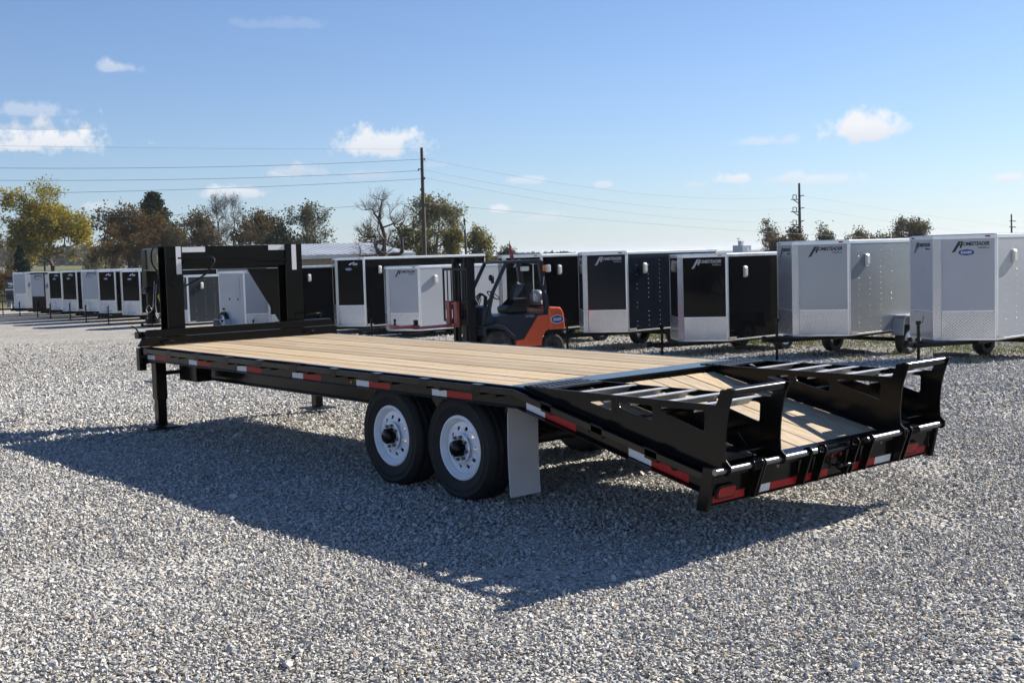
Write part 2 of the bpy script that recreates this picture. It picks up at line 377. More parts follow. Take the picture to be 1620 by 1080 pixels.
def rounded(pts, r, n=3):
    out = []; m = len(pts)
    for i in range(m):
        p = Vector(pts[i]); a = Vector(pts[i-1]); b = Vector(pts[(i+1) % m])
        da = (a-p); db = (b-p); rr = min(r, da.length*.45, db.length*.45); p0 = p+da.normalized()*rr; p1 = p+db.normalized()*rr
        for k in range(n+1):
            t = k/n; q = p0*(1-t)**2 + p*2*t*(1-t) + p1*t*t; out.append((q.x, q.y))
    return out
def text_mesh(body, size, shear=0., bold=0., space=1., ext=.0008):
    cu = bpy.data.curves.new('tmp', 'FONT'); cu.body = body; cu.size = size; cu.shear = shear; cu.offset = bold; cu.space_character = space
    cu.extrude = ext; cu.resolution_u = 2; cu.align_x = 'LEFT'
    ob = bpy.data.objects.new('tmp', cu); me = bpy.data.meshes.new_from_object(ob)
    bpy.data.objects.remove(ob); bpy.data.curves.remove(cu); return me
def join_meshes(name, parts):
    """parts: (mesh, matrix) joined to one mesh"""
    bm = bmesh.new()
    for me, m in parts:
        b2 = bmesh.new(); b2.from_mesh(me); b2.transform(m); t = bpy.data.meshes.new('t'); b2.to_mesh(t); b2.free(); bm.from_mesh(t); bpy.data.meshes.remove(t)
    out = bpy.data.meshes.new(name); bm.to_mesh(out); bm.free(); return out
def face_matrix(origin, right, normal):
    r = Vector(right).normalized(); n = Vector(normal).normalized(); u = n.cross(r)
    m = Matrix((r, u, n)).transposed().to_4x4(); m.translation = Vector(origin); return m

# ------------------------------------------------------------------ ground
def smooth(a, b, x):
    t = min(1, max(0, (x-a)/(b-a))); return t*t*(3-2*t)
def G(x, y):
    dx = x-CAM.x; dy = y-CAM.y; d = math.hypot(dx, dy)
    lat = dx*RH.x + dy*RH.y; dep = dx*FH.x + dy*FH.y
    return -.70*smooth(12, 29, d) + 4.2*smooth(150, 520, d)*smooth(.05, -.45, lat/max(dep, 1))*(1 if dep > 0 else 0)
def polar_sheet(name, mat, r0, r1, nr, a0, a1, na, dz, keep=None):
    v = []; f = []
    for i in range(nr+1):
        r = r0*(r1/r0)**(i/nr) if r0 > 0 else r1*(i/nr)
        for k in range(na+1):
            a = a0+(a1-a0)*k/na; x = CAM.x+r*math.cos(a); y = CAM.y+r*math.sin(a); v.append((x, y, G(x, y)+dz))
    for i in range(nr):
        for k in range(na):
            q = (i*(na+1)+k, (i+1)*(na+1)+k, (i+1)*(na+1)+k+1, i*(na+1)+k+1)
            if keep is None or keep(sum(v[j][0] for j in q)/4, sum(v[j][1] for j in q)/4): f.append(q)
    me = bpy.data.meshes.new(name); me.from_pydata(v, [], f); me.polygons.foreach_set('use_smooth', [True]*len(f))
    me.validate(); o = link(name, me, mat); return struct(o)
polar_sheet('ground', 'field', .5, 6000, 110, 0, 2*math.pi, 144, -.03)
def lot_edge(x, y): return y > -19.6 + .45*math.sin(x*1.3) + .3*math.sin(x*3.1+1) and x < 84 + 2*math.sin(y*.3) and x > -60 and y < 60
polar_sheet('gravel_lot', 'gravel', .5, 110, 150, 0, 2*math.pi, 300, 0, lot_edge)

def gravel():
    protos = bpy.data.collections.new('gravel_chips')
    for k in range(10):
        pts = rng.normal(size=(13, 3)); pts /= np.linalg.norm(pts, axis=1)[:, None]; pts *= rng.uniform(.8, 1.1, (13, 1))
        pts *= np.array([1, rng.uniform(.6, .9), rng.uniform(.38, .65)])
        bm = bmesh.new()
        for p in pts: bm.verts.new(p)
        r = bmesh.ops.convex_hull(bm, input=bm.verts); bmesh.ops.delete(bm, geom=[g for g in r['geom_interior'] if isinstance(g, bmesh.types.BMVert)], context='VERTS')
        me = bpy.data.meshes.new('chip'); bm.to_mesh(me); bm.free(); me.materials.append(MT['stone'])
        protos.objects.link(bpy.data.objects.new('chip_%02d' % k, me))
    P = []; S = []
    for (z0, z1, cell, r0) in ((2.6, 7., .0178, .0096), (7., 11.5, .0245, .0122), (11.5, 19., .038, .0175), (19., 40., .066, .026)):
        wid = .47*z1+.9
        lx = np.arange(-wid, wid, cell); lz = np.arange(z0, z1, cell); X, Z = np.meshgrid(lx, lz)
        X = X+rng.uniform(-.5, .5, X.shape)*cell*1.3; Z = Z+rng.uniform(-.5, .5, Z.shape)*cell*1.3
        m = (np.abs(X) < .47*Z+.9) & (rng.random(X.shape) > np.clip((Z-23)/17, 0, 1)); X = X[m]; Z = Z[m]
        P.append(np.stack([CAM.x+X*RH.x+Z*FH.x, CAM.y+X*RH.y+Z*FH.y], 1)); S.append(r0*np.exp(rng.normal(0, .30, len(X))))
    P = np.concatenate(P); S = np.concatenate(S)
    d = np.hypot(P[:,0]-CAM.x, P[:,1]-CAM.y); t = np.clip((d-12)/17, 0, 1); h = -.70*t*t*(3-2*t)
    # slight unevenness of the bed
    h = h + .008*np.sin(P[:,0]*2.1+1.3*np.sin(P[:,1]*1.1))*np.sin(P[:,1]*1.7+.6) + .004*np.sin(P[:,0]*6.3+2*np.sin(P[:,1]*4.1))
    z = h + S*rng.uniform(.0, .55, len(S)) + .004
    n = len(S); print('gravel chips', n)
    me = bpy.data.meshes.new('gravel_stones'); me.vertices.add(n); me.vertices.foreach_set('co', np.column_stack([P, z]).astype(np.float32).ravel())
    rot = np.column_stack([rng.normal(0, .45, n), rng.normal(0, .45, n), rng.uniform(0, 6.283, n)]).astype(np.float32)
    a = me.attributes.new('rot', 'FLOAT_VECTOR', 'POINT'); a.data.foreach_set('vector', rot.ravel())
    a = me.attributes.new('scl', 'FLOAT', 'POINT'); a.data.foreach_set('value', S.astype(np.float32))
    a = me.attributes.new('pick', 'INT', 'POINT'); a.data.foreach_set('value', rng.integers(0, 10, n).astype(np.int32))
    o = link('gravel_stones', me, 'stone'); o['kind'] = 'stuff'; o['label'] = 'loose pale limestone chips covering the lot around the flatbed'
    o['category'] = 'gravel'
    ng = bpy.data.node_groups.new('scatter_chips', 'GeometryNodeTree')
    ng.interface.new_socket('Geometry', in_out='INPUT', socket_type='NodeSocketGeometry'); ng.interface.new_socket('Geometry', in_out='OUTPUT', socket_type='NodeSocketGeometry')
    N = ng.nodes; L = ng.links
    gi = N.new('NodeGroupInput'); go = N.new('NodeGroupOutput'); mp = N.new('GeometryNodeMeshToPoints'); ip = N.new('GeometryNodeInstanceOnPoints')
    ci = N.new('GeometryNodeCollectionInfo'); ci.inputs['Collection'].default_value = protos; ci.inputs['Separate Children'].default_value = True; ci.inputs['Reset Children'].default_value = True
    def attr(nm, ty):
        q = N.new('GeometryNodeInputNamedAttribute'); q.data_type = ty; q.inputs['Name'].default_value = nm; return q.outputs['Attribute']
    L.new(gi.outputs[0], mp.inputs['Mesh']); L.new(mp.outputs[0], ip.inputs['Points']); L.new(ci.outputs[0], ip.inputs['Instance'])
    ip.inputs['Pick Instance'].default_value = True; L.new(attr('pick', 'INT'), ip.inputs['Instance Index'])
    e2r = N.new('FunctionNodeEulerToRotation'); L.new(attr('rot', 'FLOAT_VECTOR'), e2r.inputs[0]); L.new(e2r.outputs[0], ip.inputs['Rotation'])
    L.new(attr('scl', 'FLOAT'), ip.inputs['Scale']); L.new(ip.outputs[0], go.inputs[0])
    md = o.modifiers.new('scatter', 'NODES'); md.node_group = ng
gravel()

# ------------------------------------------------------------------ the flatbed trailer
L_, H_, D_, UW, AX, WV, WD = 5.8784, .8603, 1.6141, .708, .8439, .0739, 2.3303
SL = .219                                             # slope of the beaver tail
FB = thing('flatbed_trailer', 'long black gooseneck flatbed trailer with bare pine deck and two folded ramps', 'trailer', (UW, -WD/2, 0))
FB.rotation_euler = (0, -.0056, 0)
OFF = (-UW, WD/2, 0)
def slope(mb):
    mb.v = [(x, y, z+SL*x if x < 0 else z) for x, y, z in mb.v]; return mb
def fb(mb, name, mat, bev=.003, par=None, sl=False):
    if sl: slope(mb)
    return mb.build(name, mat, par or FB, bev, OFF if par is None else None)
def fbmesh(me, name, mat, par=None, bev=0):
    return link(name, me, mat, par or FB, bev, OFF if par is None else None)

def flatbed():
    mir = lambda v, s: v if s == 0 else WD-v
    # planks of the level deck and of the beaver tail
    n = 12; v0, v1 = .085, WD-.085; p = (v1-v0)/n
    me = MB().b(-.115+.25, L_-.02, v0+.0052, v0+p-.0052, H_-.041, H_-.003).mesh('plank')
    for k in range(n):
        o = fbmesh(me, 'plank', 'wood', bev=.005); o.location.y -= k*p; o.location.z += random.uniform(-.0015, .0015)
    v0, v1 = .06, WD-.06; p = (v1-v0)/n
    mb = slope(MB().b(-1.50, -.115, v0+.004, v0+p-.004, H_-.058, H_-.020)); me = mb.mesh('plank')
    for k in range(n):
        o = fbmesh(me, 'plank', 'wood', bev=.005); o.location.y -= k*p; o.location.z += random.uniform(-.0015, .0015)
    m = MB(); p = (WD-.17)/n
    for k in range(n):
        for j in range(14):
            for e in (.045, p-.045):
                x, v, z = .17+j*.40+random.uniform(-.01, .01), .085+k*p+e, H_-.0028; r = .0055
                m.add([(x+r*math.cos(t), -v+r*math.sin(t), z) for t in [math.pi/3*i for i in range(6)]], [(0,1,2,3,4,5)])
    o = fb(m, 'deck_screws', 'rust', 0); o['kind'] = 'stuff'
    # steel plate between deck and tail, plate at the tail's end
    fb(MB().b(-.11, .131, .085, WD-.085, H_-.012, H_-.001), 'deck_end_plate', 'black', .003)
    fb(MB().b(-.112, -.09, .085, WD-.085, H_-.07, H_-.0125), 'deck_step', 'black', .002)
    fb(MB().b(-1.64, -1.505, .05, WD-.05, H_-.03, H_-.012), 'tail_end_plate', 'black', .004, sl=True)
    # rails on both sides, level and sloping
    for s in (0, 1):
        for (a, b) in ((0, L_), (-D_, 0)):
            sl = a < 0
            m = MB()
            m.b(a, b, mir(.05, s), mir(.058, s), H_-.14, H_-.004); m.b(a, b, mir(.058, s), mir(.083, s), H_-.010, H_-.002); m.b(a, b, mir(.012, s), mir(.0495, s), H_-.140, H_-.135)
            fb(m, 'side_channel', 'black', .0015, sl=sl)
            m = MB(); m.b(a+.02, b-.02 if not sl else b+.03, mir(-.004, s), mir(.016, s), H_-.058, H_-.014)
            fb(m, 'rub_rail', 'black_edge', .0035, sl=sl)
        us = [5.236-.604*k for k in range(9)] + [5.80]
        for u in us:
            fb(MB().b(u-.05, u+.05, mir(-.006, s), mir(.0495, s), H_-.075, H_-.006), 'stake_pocket', 'black', .004)
        for u in (-.30, -.75, -1.19): fb(MB().b(u-.05, u+.05, mir(-.004, s), mir(.0495, s), H_-.075, H_-.006), 'stake_pocket', 'black', .004, sl=True)
        for u in [5.05-.604*k for k in range(9)] + [-.68, -1.35]:
            m = MB().tube([(u, -mir(.0095, s), H_-.060), (u, -mir(.0495, s), H_-.060)], .022, 10)
            fb(m, 'pipe_spool', 'black_flat', 0, sl=u < 0)
        # reflective tape, white then red going to the rear
        for u in (5.868, 4.905, 3.916, 2.933, 1.952, .969):
            fb(MB().b(u, u-.174, mir(.0485, s), mir(.0492, s), H_-.128, H_-.082), 'reflective_tape', 'tape_white', 0)
            fb(MB().b(u-.176, u-.46, mir(.0485, s), mir(.0492, s), H_-.128, H_-.082), 'reflective_tape', 'tape_red', 0)
        for u in (-.055, -.967):
            fb(MB().b(u, u-.18, mir(.0485, s), mir(.0492, s), H_-.130, H_-.080), 'reflective_tape', 'tape_white', 0, sl=True)
            fb(MB().b(u-.182, u-.465, mir(.0485, s), mir(.0492, s), H_-.130, H_-.080), 'reflective_tape', 'tape_red', 0, sl=True)
        for u, mt in ((2.02, 'lens_amber'), (-1.545, 'lens_red')):
            z = H_-.105
            m = MB().lathe([(0, 0), (.012, 0), (.012, .006), (.006, .010), (0, .011)], 12, 'Y', (u, -mir(.0495, s), z))
            if s == 0: pass
            fb(m, 'marker_light', mt, 0, sl=u < 0)
        # I beams and tail beams
        bv = mir(.62, s)
        m = MB(); m.b(-.05, L_+.1, bv-.005, bv+.005, .50, .803); m.b(-.05, L_+.1, bv-.055, bv+.055, .488, .4995); m.b(-.05, L_+.1, bv-.055, bv+.055, .8035, .815)
        fb(m, 'main_beam', 'black', .0015)
        m = MB(); m.b(-1.55, -.051, bv-.05, bv+.05, .63, .70); fb(m, 'tail_beam', 'black_flat', .002, sl=True)
    for k in range(15):
        u = .15+k*.40; m = MB(); m.b(u, u+.04, .06, .613, .735, H_-.042); m.b(u, u+.04, .6265, WD-.6265, .735, H_-.042); m.b(u, u+.04, WD-.613, WD-.06, .735, H_-.042); fb(m, 'crossmember', 'black_flat', 0)
    for u in (-.45, -.85, -1.25): fb(MB().b(u, u+.04, .06, WD-.06, H_-.14, H_-.059), 'crossmember', 'black_flat', 0, sl=True)
    fb(MB().b(L_, L_+.012, -.02, WD+.02, H_-.175, H_+.0), 'front_sill', 'black', .003)
    fb(MB().b(L_+.013, L_+.09, -.03, .045, H_-.245, H_-.012), 'front_corner_bracket', 'black', .004)
    fb(MB().b(L_+.013, L_+.09, WD-.045, WD+.03, H_-.245, H_-.012), 'front_corner_bracket', 'black', .004)
    # headboard: two stacked rails
    for z0, z1, a in ((H_+.002, H_+.087, 0), (H_+.090, H_+.168, .05)):
        m = MB(); vs_ = [(-.03+a, z0), (WD+.03-a, z0), (WD+.03-a-.05, z1), (-.03+a+.05, z1)]
        m.prism([(-v, z) for v, z in vs_], L_-.0, L_+.055, 'X'); fb(m, 'headboard_rail', 'black', .006)
    for v in (.22, WD-.42):                                    # hooks on the headboard
        m = MB().tube([(L_-.004, -v, H_+.03), (L_-.06, -v, H_+.045), (L_-.07, -v-.05, H_+.05), (L_-.06, -v-.1, H_+.045), (L_-.004, -v-.1, H_+.03)], .008, 6)
        fb(m, 'tie_loop', 'black', 0)
    m = MB().tube([(L_+.02, -1.95, H_+.19), (L_+.02, -1.95, H_+.235), (L_+.02, -2.15, H_+.235), (L_+.02, -2.15, H_+.19)], .008, 6); fb(m, 'tie_loop', 'black', 0)
    m = MB().b(L_+.08, L_+.18, .0, .08, H_+.08, H_+.15); m.tube([(L_+.13, -.02, H_+.15), (L_+.13, .01, H_+.20), (L_+.13, .05, H_+.21)], .010, 6)
    fb(m, 'jack_gearbox', 'black', .01)
    # landing legs
    for s, v in ((0, .186), (1, 2.07)):
        leg = fb(MB().b(5.862, 5.978, v-.058, v+.058, .30, H_+.02), 'landing_leg', 'black', .006)
        fb(MB().b(5.872, 5.968, v-.048, v+.048, .024, .4), 'inner_leg', 'black', .004, leg)
        fb(MB().b(5.77, 6.07, v-.155, v+.155, .004, .018), 'foot_plate', 'black_flat', .003, leg)
        m = MB().b(5.98, 6.25, v-.03, v+.03, .46, .475); m.b(5.985, 6.03, v-.025, v+.025, .475, .75); fb(m, 'leg_bracket', 'black', .003, leg)
    fb(MB().b(5.90, 5.94, .24, 2.01, .55, .59), 'leg_shaft', 'black_flat', .003)
    fb(MB().b(5.35, 5.75, .33, .50, .50, .66), 'pump_box', 'black', .008)

    # gooseneck
    for v0, v1 in ((.36, .55), (1.79, 2.0)):
        m = MB(); c = (v0+v1)/2
        m.b(6.02, 6.034, v0, v1, H_, 1.89); m.b(6.196, 6.21, v0, v1, H_, 1.89); m.b(6.0345, 6.1955, c-.006, c+.006, H_, 1.889)
        fb(m, 'gooseneck_upright', 'black', .002)
    m = MB(); m.b(6.035, 6.047, .551, 1.789, 1.655, 1.885); m.b(6.0475, 6.12, .551, 1.789, 1.655, 1.668); m.b(6.0475, 6.12, .551, 1.789, 1.872, 1.885); fb(m, 'gooseneck_crossbeam', 'black', .002)
    m = MB().tube([(6.0, -.552, 1.72), (6.0, -1.788, 1.72)], .018, 8); fb(m, 'hose_rail', 'black', 0)
    for a, b in (((.478, .535), (1.592, 1.885)), ((.538, .82), (1.822, 1.878)), ((1.868, 1.926), (1.60, 1.885)), ((1.583, 1.865), (1.828, 1.884))):
        u = 6.016 if a[1]-a[0] < .1 else 6.031
        if a[1]-a[0] > .1: fb(MB().b(6.0305, 6.0345, a[0]+.013 if a[0] < 1 else a[0], a[1] if a[0] < 1 else a[1]-.08, *b), 'reflective_tape', 'tape_white', 0)
        else: fb(MB().b(6.0175, 6.0195, a[0], a[1], *b), 'reflective_tape', 'tape_white', 0)
    for s in (0, 1):
        p = Vector((6.211, -(.455 if s == 0 else 1.895), 0)); q = Vector((8.20, -(1.10 if s == 0 else 1.23), 0)); d = (q-p).normalized(); nrm = Vector((-d.y, d.x, 0))
        m = MB(); Z = Vector((0,0,1))
        m.bar(p+Z*1.755, q+Z*1.755, .012, .24); m.bar(p+Z*1.6295, q+Z*1.6295, .10, .01); m.bar(p+Z*1.8805, q+Z*1.8805, .10, .01)
        nb = fb(m, 'neck_beam', 'black', .002)
        m = MB(); t = .006
        tri = [p+d*.0+Z*.92, p+d*.06+Z*.92, p+d*.60+Z*1.62, p+Z*1.62]
        v = [a+nrm*t for a in tri]+[a-nrm*t for a in tri]
        m.add(v, [(0,1,2,3),(7,6,5,4)]+[(i,(i+1)%4,4+(i+1)%4,4+i) for i in range(4)])
        fb(m, 'gusset_plate', 'black', .001)
        if s == 0:
            c = p.lerp(q, .26)+Z*1.765-nrm*(-.0085)
            m = MB().bar(c-d*.30, c+d*.30, .002, .09); fb(m, 'warning_sticker', 'sticker', 0, nb)
    m = MB(); m.b(8.21, 8.36, 1.09, 1.24, 1.40, 1.875); m.b(8.19, 8.34, 1.065, 1.265, 1.34, 1.399); cp = fb(m, 'coupler_housing', 'black', .012)
    fb(MB().tube([(8.27, -1.165, 1.34), (8.27, -1.165, 1.02)], .058, 20), 'coupler_tube', 'black', .004, cp)
    fb(MB().tube([(8.27, -1.165, 1.02), (8.27, -1.165, .96)], [.09, .085], 20), 'ball_socket', 'black_flat', .004, cp)
    def strand(name, mat, pts, r, n=6):
        P = [Vector(p) for p in pts]; out = []
        for i in range(len(P)-1):
            a, b, c, d = P[max(i-1,0)], P[i], P[i+1], P[min(i+2, len(P)-1)]
            for k in range(6):
                t = k/6; out.append(.5*((2*b)+(c-a)*t+(2*a-5*b+4*c-d)*t*t+(3*b-a-3*c+d)*t**3))
        out.append(P[-1]); fb(MB().tube([tuple(x) for x in out], r, n), name, mat, 0)
    W = FB.matrix_basis.inverted() if False else None
    def ap(px, py, dep): return at(px, py, dep)
    strand('brake_hose', 'rubber', [ap(281,413,12.4), ap(310,411.5,12.4), ap(333,411,12.35), ap(338,418,12.3), ap(325,437,12.3), ap(304,451,12.3), ap(288,458,12.4)], .011)
    strand('brake_hose', 'rubber', [ap(257,395,12.55), ap(246,394,13.), ap(239.5,403,13.2), ap(240,420,13.2), ap(248,434,13.), ap(258,444,12.6)], .010)
    strand('safety_chain', 'chain', [ap(244,450,14), ap(243,470,13.9), ap(241,494,13.9), ap(236,488,13.9), ap(231,494,13.9), ap(234,500,13.9), ap(240,496,13.9), ap(243,486,13.9)], .003, 5)
    strand('safety_chain', 'chain', [ap(247,455,14), ap(246,480,13.9), ap(247,497,13.9), ap(251,505,13.9), ap(249,508,13.9), ap(246,500,13.9)], .003, 5)
    m = MB()
    for k in range(7):
        a = ap(250+k*1.6, 472+3*math.sin(k*2.1), 13.2); m.bar(a, a+Vector((.02, -.03, -.05*(1+.4*math.sin(k)))), .012, .03)
    fb(m, 'tie_strap', 'strap', 0)

    # wheels, axles, springs
    def tyre():
        prof = [(.236, .008), (.262, .0), (.292, -.006), (.296, -.009), (.302, -.009), (.306, -.0065), (.335, -.004), (.338, -.007), (.345, -.006), (.348, -.001), (.372, .012), (.3835, .032), (.3845, .055), (.376, .058), (.376, .068), (.3855, .071), (.3855, .108), (.377, .112), (.377, .122), (.3855, .126),
                (.3855, .163), (.376, .166), (.376, .176), (.3845, .179), (.3835, .203), (.372, .222), (.345, .238), (.30, .240), (.24, .225)]
        mb = MB().lathe(prof, 56, 'Y'); return mb
    def wheel(u, s):
        sg = -1 if s == 0 else 1                                # near side outer face looks to +y; lathe depth runs inward
        o = Vector((u, -(WV+.0 if s == 0 else WD-WV), .3755))
        def place(mb):
            mb.v = [(x+o.x, o.y + y*sg, z+o.z) for x, y, z in mb.v]; return mb
        w = fb(MBx(place(tyre())), 'wheel', 'rubber', 0)
        prof = [(.232, .012), (.2185, .0), (.212, .003), (.207, .012), (.200, .024), (.188, .030), (.184, .060), (.183, .08)]
        rim = fb(place(MB().lathe(prof, 48, 'Y')), 'rim', 'white_rim', 0, w)
        prof = [(.183, .08), (.17, .21), (.215, .225)]
        fb(place(MB().lathe(prof, 40, 'Y')), 'rim_barrel', 'black_flat', 0, w)
        ph = .2+u
        holes = [circle(.140*math.cos(2*math.pi*(k+.5)/10+ph), .140*math.sin(2*math.pi*(k+.5)/10+ph), .0155, 10) for k in range(10)]
        me = plate2d(circle(0, 0, .1845, 48), holes + [circle(0, 0, .058, 20)], .006, lambda x, y, h: (o.x+x, o.y+sg*(.048+h - .030*max(0, 1-abs(math.hypot(x, y)-.095)/.05)), o.z+y))
        fbmesh(me, 'rim_disc', 'white_rim', w)
        hp = [(.105, .016), (.098, .012), (.062, .012), (.060, .03)]
        fb(place(MB().lathe(hp, 32, 'Y')), 'rim_centre', 'white_rim', 0, w)
        fb(place(MB().lathe([(.060, .03), (.058, -.035), (.05, -.045), (0, -.047)], 24, 'Y')), 'hub', 'black', 0, w)
        hb = MB()
        for k in range(8):
            a = 2*math.pi*k/8+.2; hb.lathe([(0, -.012), (.010, -.012), (.0125, -.008), (.0125, .012)], 6, 'Y', (.082*math.cos(a), 0, .082*math.sin(a)), False)
        nu = fb(place(hb), 'lug_nut', 'chrome', 0, w); nu['kind'] = 'stuff'
    for s in (0, 1):
        for k in (0, 1): wheel(UW+k*AX, s)
    for k in (0, 1):
        u = UW+k*AX; fb(MB().tube([(u, -.30, .3755), (u, -WD+.30, .3755)], .06, 16), 'axle', 'black_flat', 0)
    for v in (.56, WD-.56):
        m = MB()
        for k in (0, 1):
            for j in range(4): m.b(UW+k*AX-.36+.06*j, UW+k*AX+.36-.06*j, v-.03, v+.03, .44-.014*j, .452-.014*j)
        fb(m, 'leaf_spring', 'black_flat', 0)
    for v0 in (.15, WD-.43):
        n_ = 9; cur = [(.25+.012*math.sin(k/n_*2.6)-.012*(k/n_)**2, .70-.625*k/n_) for k in range(n_+1)]
        prof = cur+[(a+.007, b) for a, b in cur[::-1]]
        fb(MB().prism(prof, -v0, -v0-.275, 'Y'), 'mud_flap', 'flap', .001)
        fb(MB().b(.255, .27, v0-.01, v0+.285, .66, .72), 'flap_hanger', 'black', .002)

    # tail panel, lights, lugs, hinge shaft
    ZT = H_-SL*D_                                              # rail height at the tail
    TL = Vector((SL, 0, -1)).normalized()                       # down the leaning panel
    def pan(v, dn, out): return Vector((-D_-.012-out+dn*.215, -v, ZT+.012-dn))     # a point on the panel: dn below its top, out towards the rear
    def panbox(v0, v1, d0, d1, o0, o1):
        m = MB(); v = [pan(a, d, o) for o in (o0, o1) for a, d in ((v0, d0), (v1, d0), (v1, d1), (v0, d1))]
        return m.add(v, [(0,1,2,3),(7,6,5,4)]+[(i,(i+1)%4,4+(i+1)%4,4+i) for i in range(4)])
    tp = fb(panbox(.012, WD-.012, 0, .205, -.012, 0), 'tail_panel', 'black', .003)
    for v0, v1 in ((-.012, .0105), (WD-.0105, WD+.014)):
        fb(panbox(v0, v1, -.02, .232, -.045, .035), 'end_plate', 'black', .006)
    for v0, v1 in ((.011, .06), (WD-.06, WD-.011)):
        fb(panbox(v0, v1, .0, .228, .0005, .006), 'corner_gusset', 'black', .003)
    fb(panbox(.011, WD-.011, .2055, .213, -.03, .012), 'bottom_lip', 'black', .002, tp)
    def tape(a, b, mt): fb(panbox(a, b, .152, .199, .0005, .0015), 'reflective_tape', mt, 0, tp)
    tape(.03, .34, 'tape_red'); tape(.40, .575, 'tape_white'); tape(.578, .88, 'tape_red'); tape(.93, 1.03, 'tape_red'); tape(1.06, 1.15, 'tape_red'); tape(1.39, 1.49, 'tape_red'); tape(1.54, 1.665, 'tape_red'); tape(1.668, 1.85, 'tape_white'); tape(1.99, 2.30, 'tape_red')
    for v in (.155, 2.065):
        out = rounded([(v-.085, .100), (v+.085, .100), (v+.085, .180), (v-.085, .180)], .036, 5)
        me = plate2d(out, (), .014, lambda x, y, h: pan(x, y, .009+h)); g = fbmesh(me, 'tail_light', 'rubber', tp)
        out = rounded([(v-.074, .111), (v+.074, .111), (v+.074, .169), (v-.074, .169)], .028, 5)
        me = plate2d(out, (), .008, lambda x, y, h: pan(x, y, .018+h)); fbmesh(me, 'lens', 'lens_red', g)
    for v in (1.075, 1.165, 1.255): fb(MB().lathe([(0, -.006), (.010, -.006), (.013, 0), (.013, .006)], 10, 'X', pan(v, .07, .003)), 'clearance_light', 'lens_red', 0, tp)
    for v in (1.70, .62): fb(MB().lathe([(0, -.004), (.012, -.004), (.014, 0), (.014, .005)], 10, 'X', pan(v, .055, .002)), 'bolt', 'chrome', 0, tp)
    SU, SZ = -D_-.055, ZT+.008                                  # hinge shaft
    fb(MB().tube([(SU, .012, SZ), (SU, -.915, SZ)], .019, 14), 'hinge_shaft', 'chrome', 0)
    fb(MB().tube([(SU, -1.45, SZ), (SU, -WD-.012, SZ)], .019, 14), 'hinge_shaft', 'chrome', 0)
    def lug(v):
        prof = [(SU+.034*math.cos(a), SZ+.034*math.sin(a)) for a in [R(x) for x in range(-20, 200, 22)]] + [(-D_-.03+.01, ZT-.19), (-D_+.03, ZT-.19)]
        me = plate2d(prof, [circle(SU, SZ, .0195, 14)], .014, lambda x, y, h: (x, -v+h, y)); fbmesh(me, 'hinge_lug', 'black')
    for v in (.375, .40, .84, .985, 1.33, 1.49, 1.875, 1.93): lug(v)
    for v, w in ((.30, .09), (1.945, .085)):
        pts = [(SU+.029*math.cos(t), -v-w*t/(2*math.pi*7), SZ+.029*math.sin(t)) for t in [k*2*math.pi/12 for k in range(85)]]
        pts += [(SU+.06, -v-w, SZ+.05), (SU+.16, -v-w-.0, SZ+.16)]
        fb(MB().tube(pts, .0048, 5), 'ramp_spring', 'black', 0)
    m = MB().tube([pan(1.17, .13, .01), pan(1.17, .13, .07), pan(1.26, .13, .07), pan(1.33, .13, .07), pan(1.33, .17, .03)], .008, 6); m.tube([pan(1.26, .13, .07), pan(1.26, .20, .06)], .007, 6); m.lathe([(0, -.02), (.018, -.012), (.018, .012), (0, .02)], 8, 'Y', pan(1.17, .125, .06))
    fb(m, 'latch_handle', 'black', 0)

    # the two ramps, folded level over the tail
    def ramp_(v0, v1):
        zt = lambda u: H_+.003-.0045*u                          # top line
        plate = [(-.0, zt(0)), (-1.605, zt(-1.6)), (-1.622, .905), (-1.640, .957), (-1.737, .965), (-1.712, .905), (-1.690, .84), (-1.677, .78), (-1.668, .70), (-1.664, .63), (-1.668, .57),
                 (SU-.034, SZ+.02), (SU-.030, SZ-.02), (SU, SZ-.034), (SU+.03, SZ-.02), (-1.50, H_-SL*1.50-.018), (-.14, H_-SL*.14-.018), (-.105, H_-.03)]
        holes = [rounded([(-.60, .806), (-.80, .834), (-.80, .770)], .02), rounded([(-.853, .828), (-1.130, .828), (-1.130, .735), (-.865, .792)], .02), rounded([(-1.19, .826), (-1.527, .832), (-1.520, .712), (-1.20, .800)], .02)]
        zs = 0.
        main = None
        for v in (v0, v1-.012):
            me = plate2d(plate, holes, .012, lambda x, y, h: (x, -(v+.006)+h, y))
            if main is None:
                main = fbmesh(me, 'ramp', 'black', bev=.0015)
            else: fbmesh(me, 'side_plate', 'black', main, .0015)
        a, b = v0+.0125, v1-.0125
        m = MB(); m.b(-.225, .012, a, b, zt(0)-.004, zt(0)+.003)
        for k in range(12):
            for j in range(3): m.b(-.03-.065*j, -.055-.065*j, a+(k+.2)*(b-a)/12, a+(k+.8)*(b-a)/12, zt(0)+.003, zt(0)+.008)
        for k in range(24): m.b(-.225, -.24, a+k*(b-a)/24+.004, a+(k+.6)*(b-a)/24, zt(0)-.010, zt(0)+.003)
        fb(m, 'tread_plate', 'steel_strip', 0, main)
        for u in (-.50, -.775, -1.0, -1.235, -1.49):
            m = MB(); z = zt(u)
            P0 = [(u, z-.002), (u+.055, z-.052), (u+.049, z-.056), (u-.006, z-.007)]
            m.prism(P0, -a, -b, 'Y'); m.prism([(u, z-.002), (u-.006, z-.007), (u-.05, z-.006), (u-.05, z-.001)], -a, -b, 'Y')
            fb(m, 'rung', 'galv', 0, main)
        for u, z in ((-.86, .72), (-1.25, .64)): fb(MB().b(u, u-.05, a, b, z, z+.012), 'cross_tie', 'black', .001, main)
        fb(MB().tube([(-1.688, -v0-.012, .942), (-1.688, -v1+.012, .942)], .026, 16), 'top_tube', 'black', 0, main)
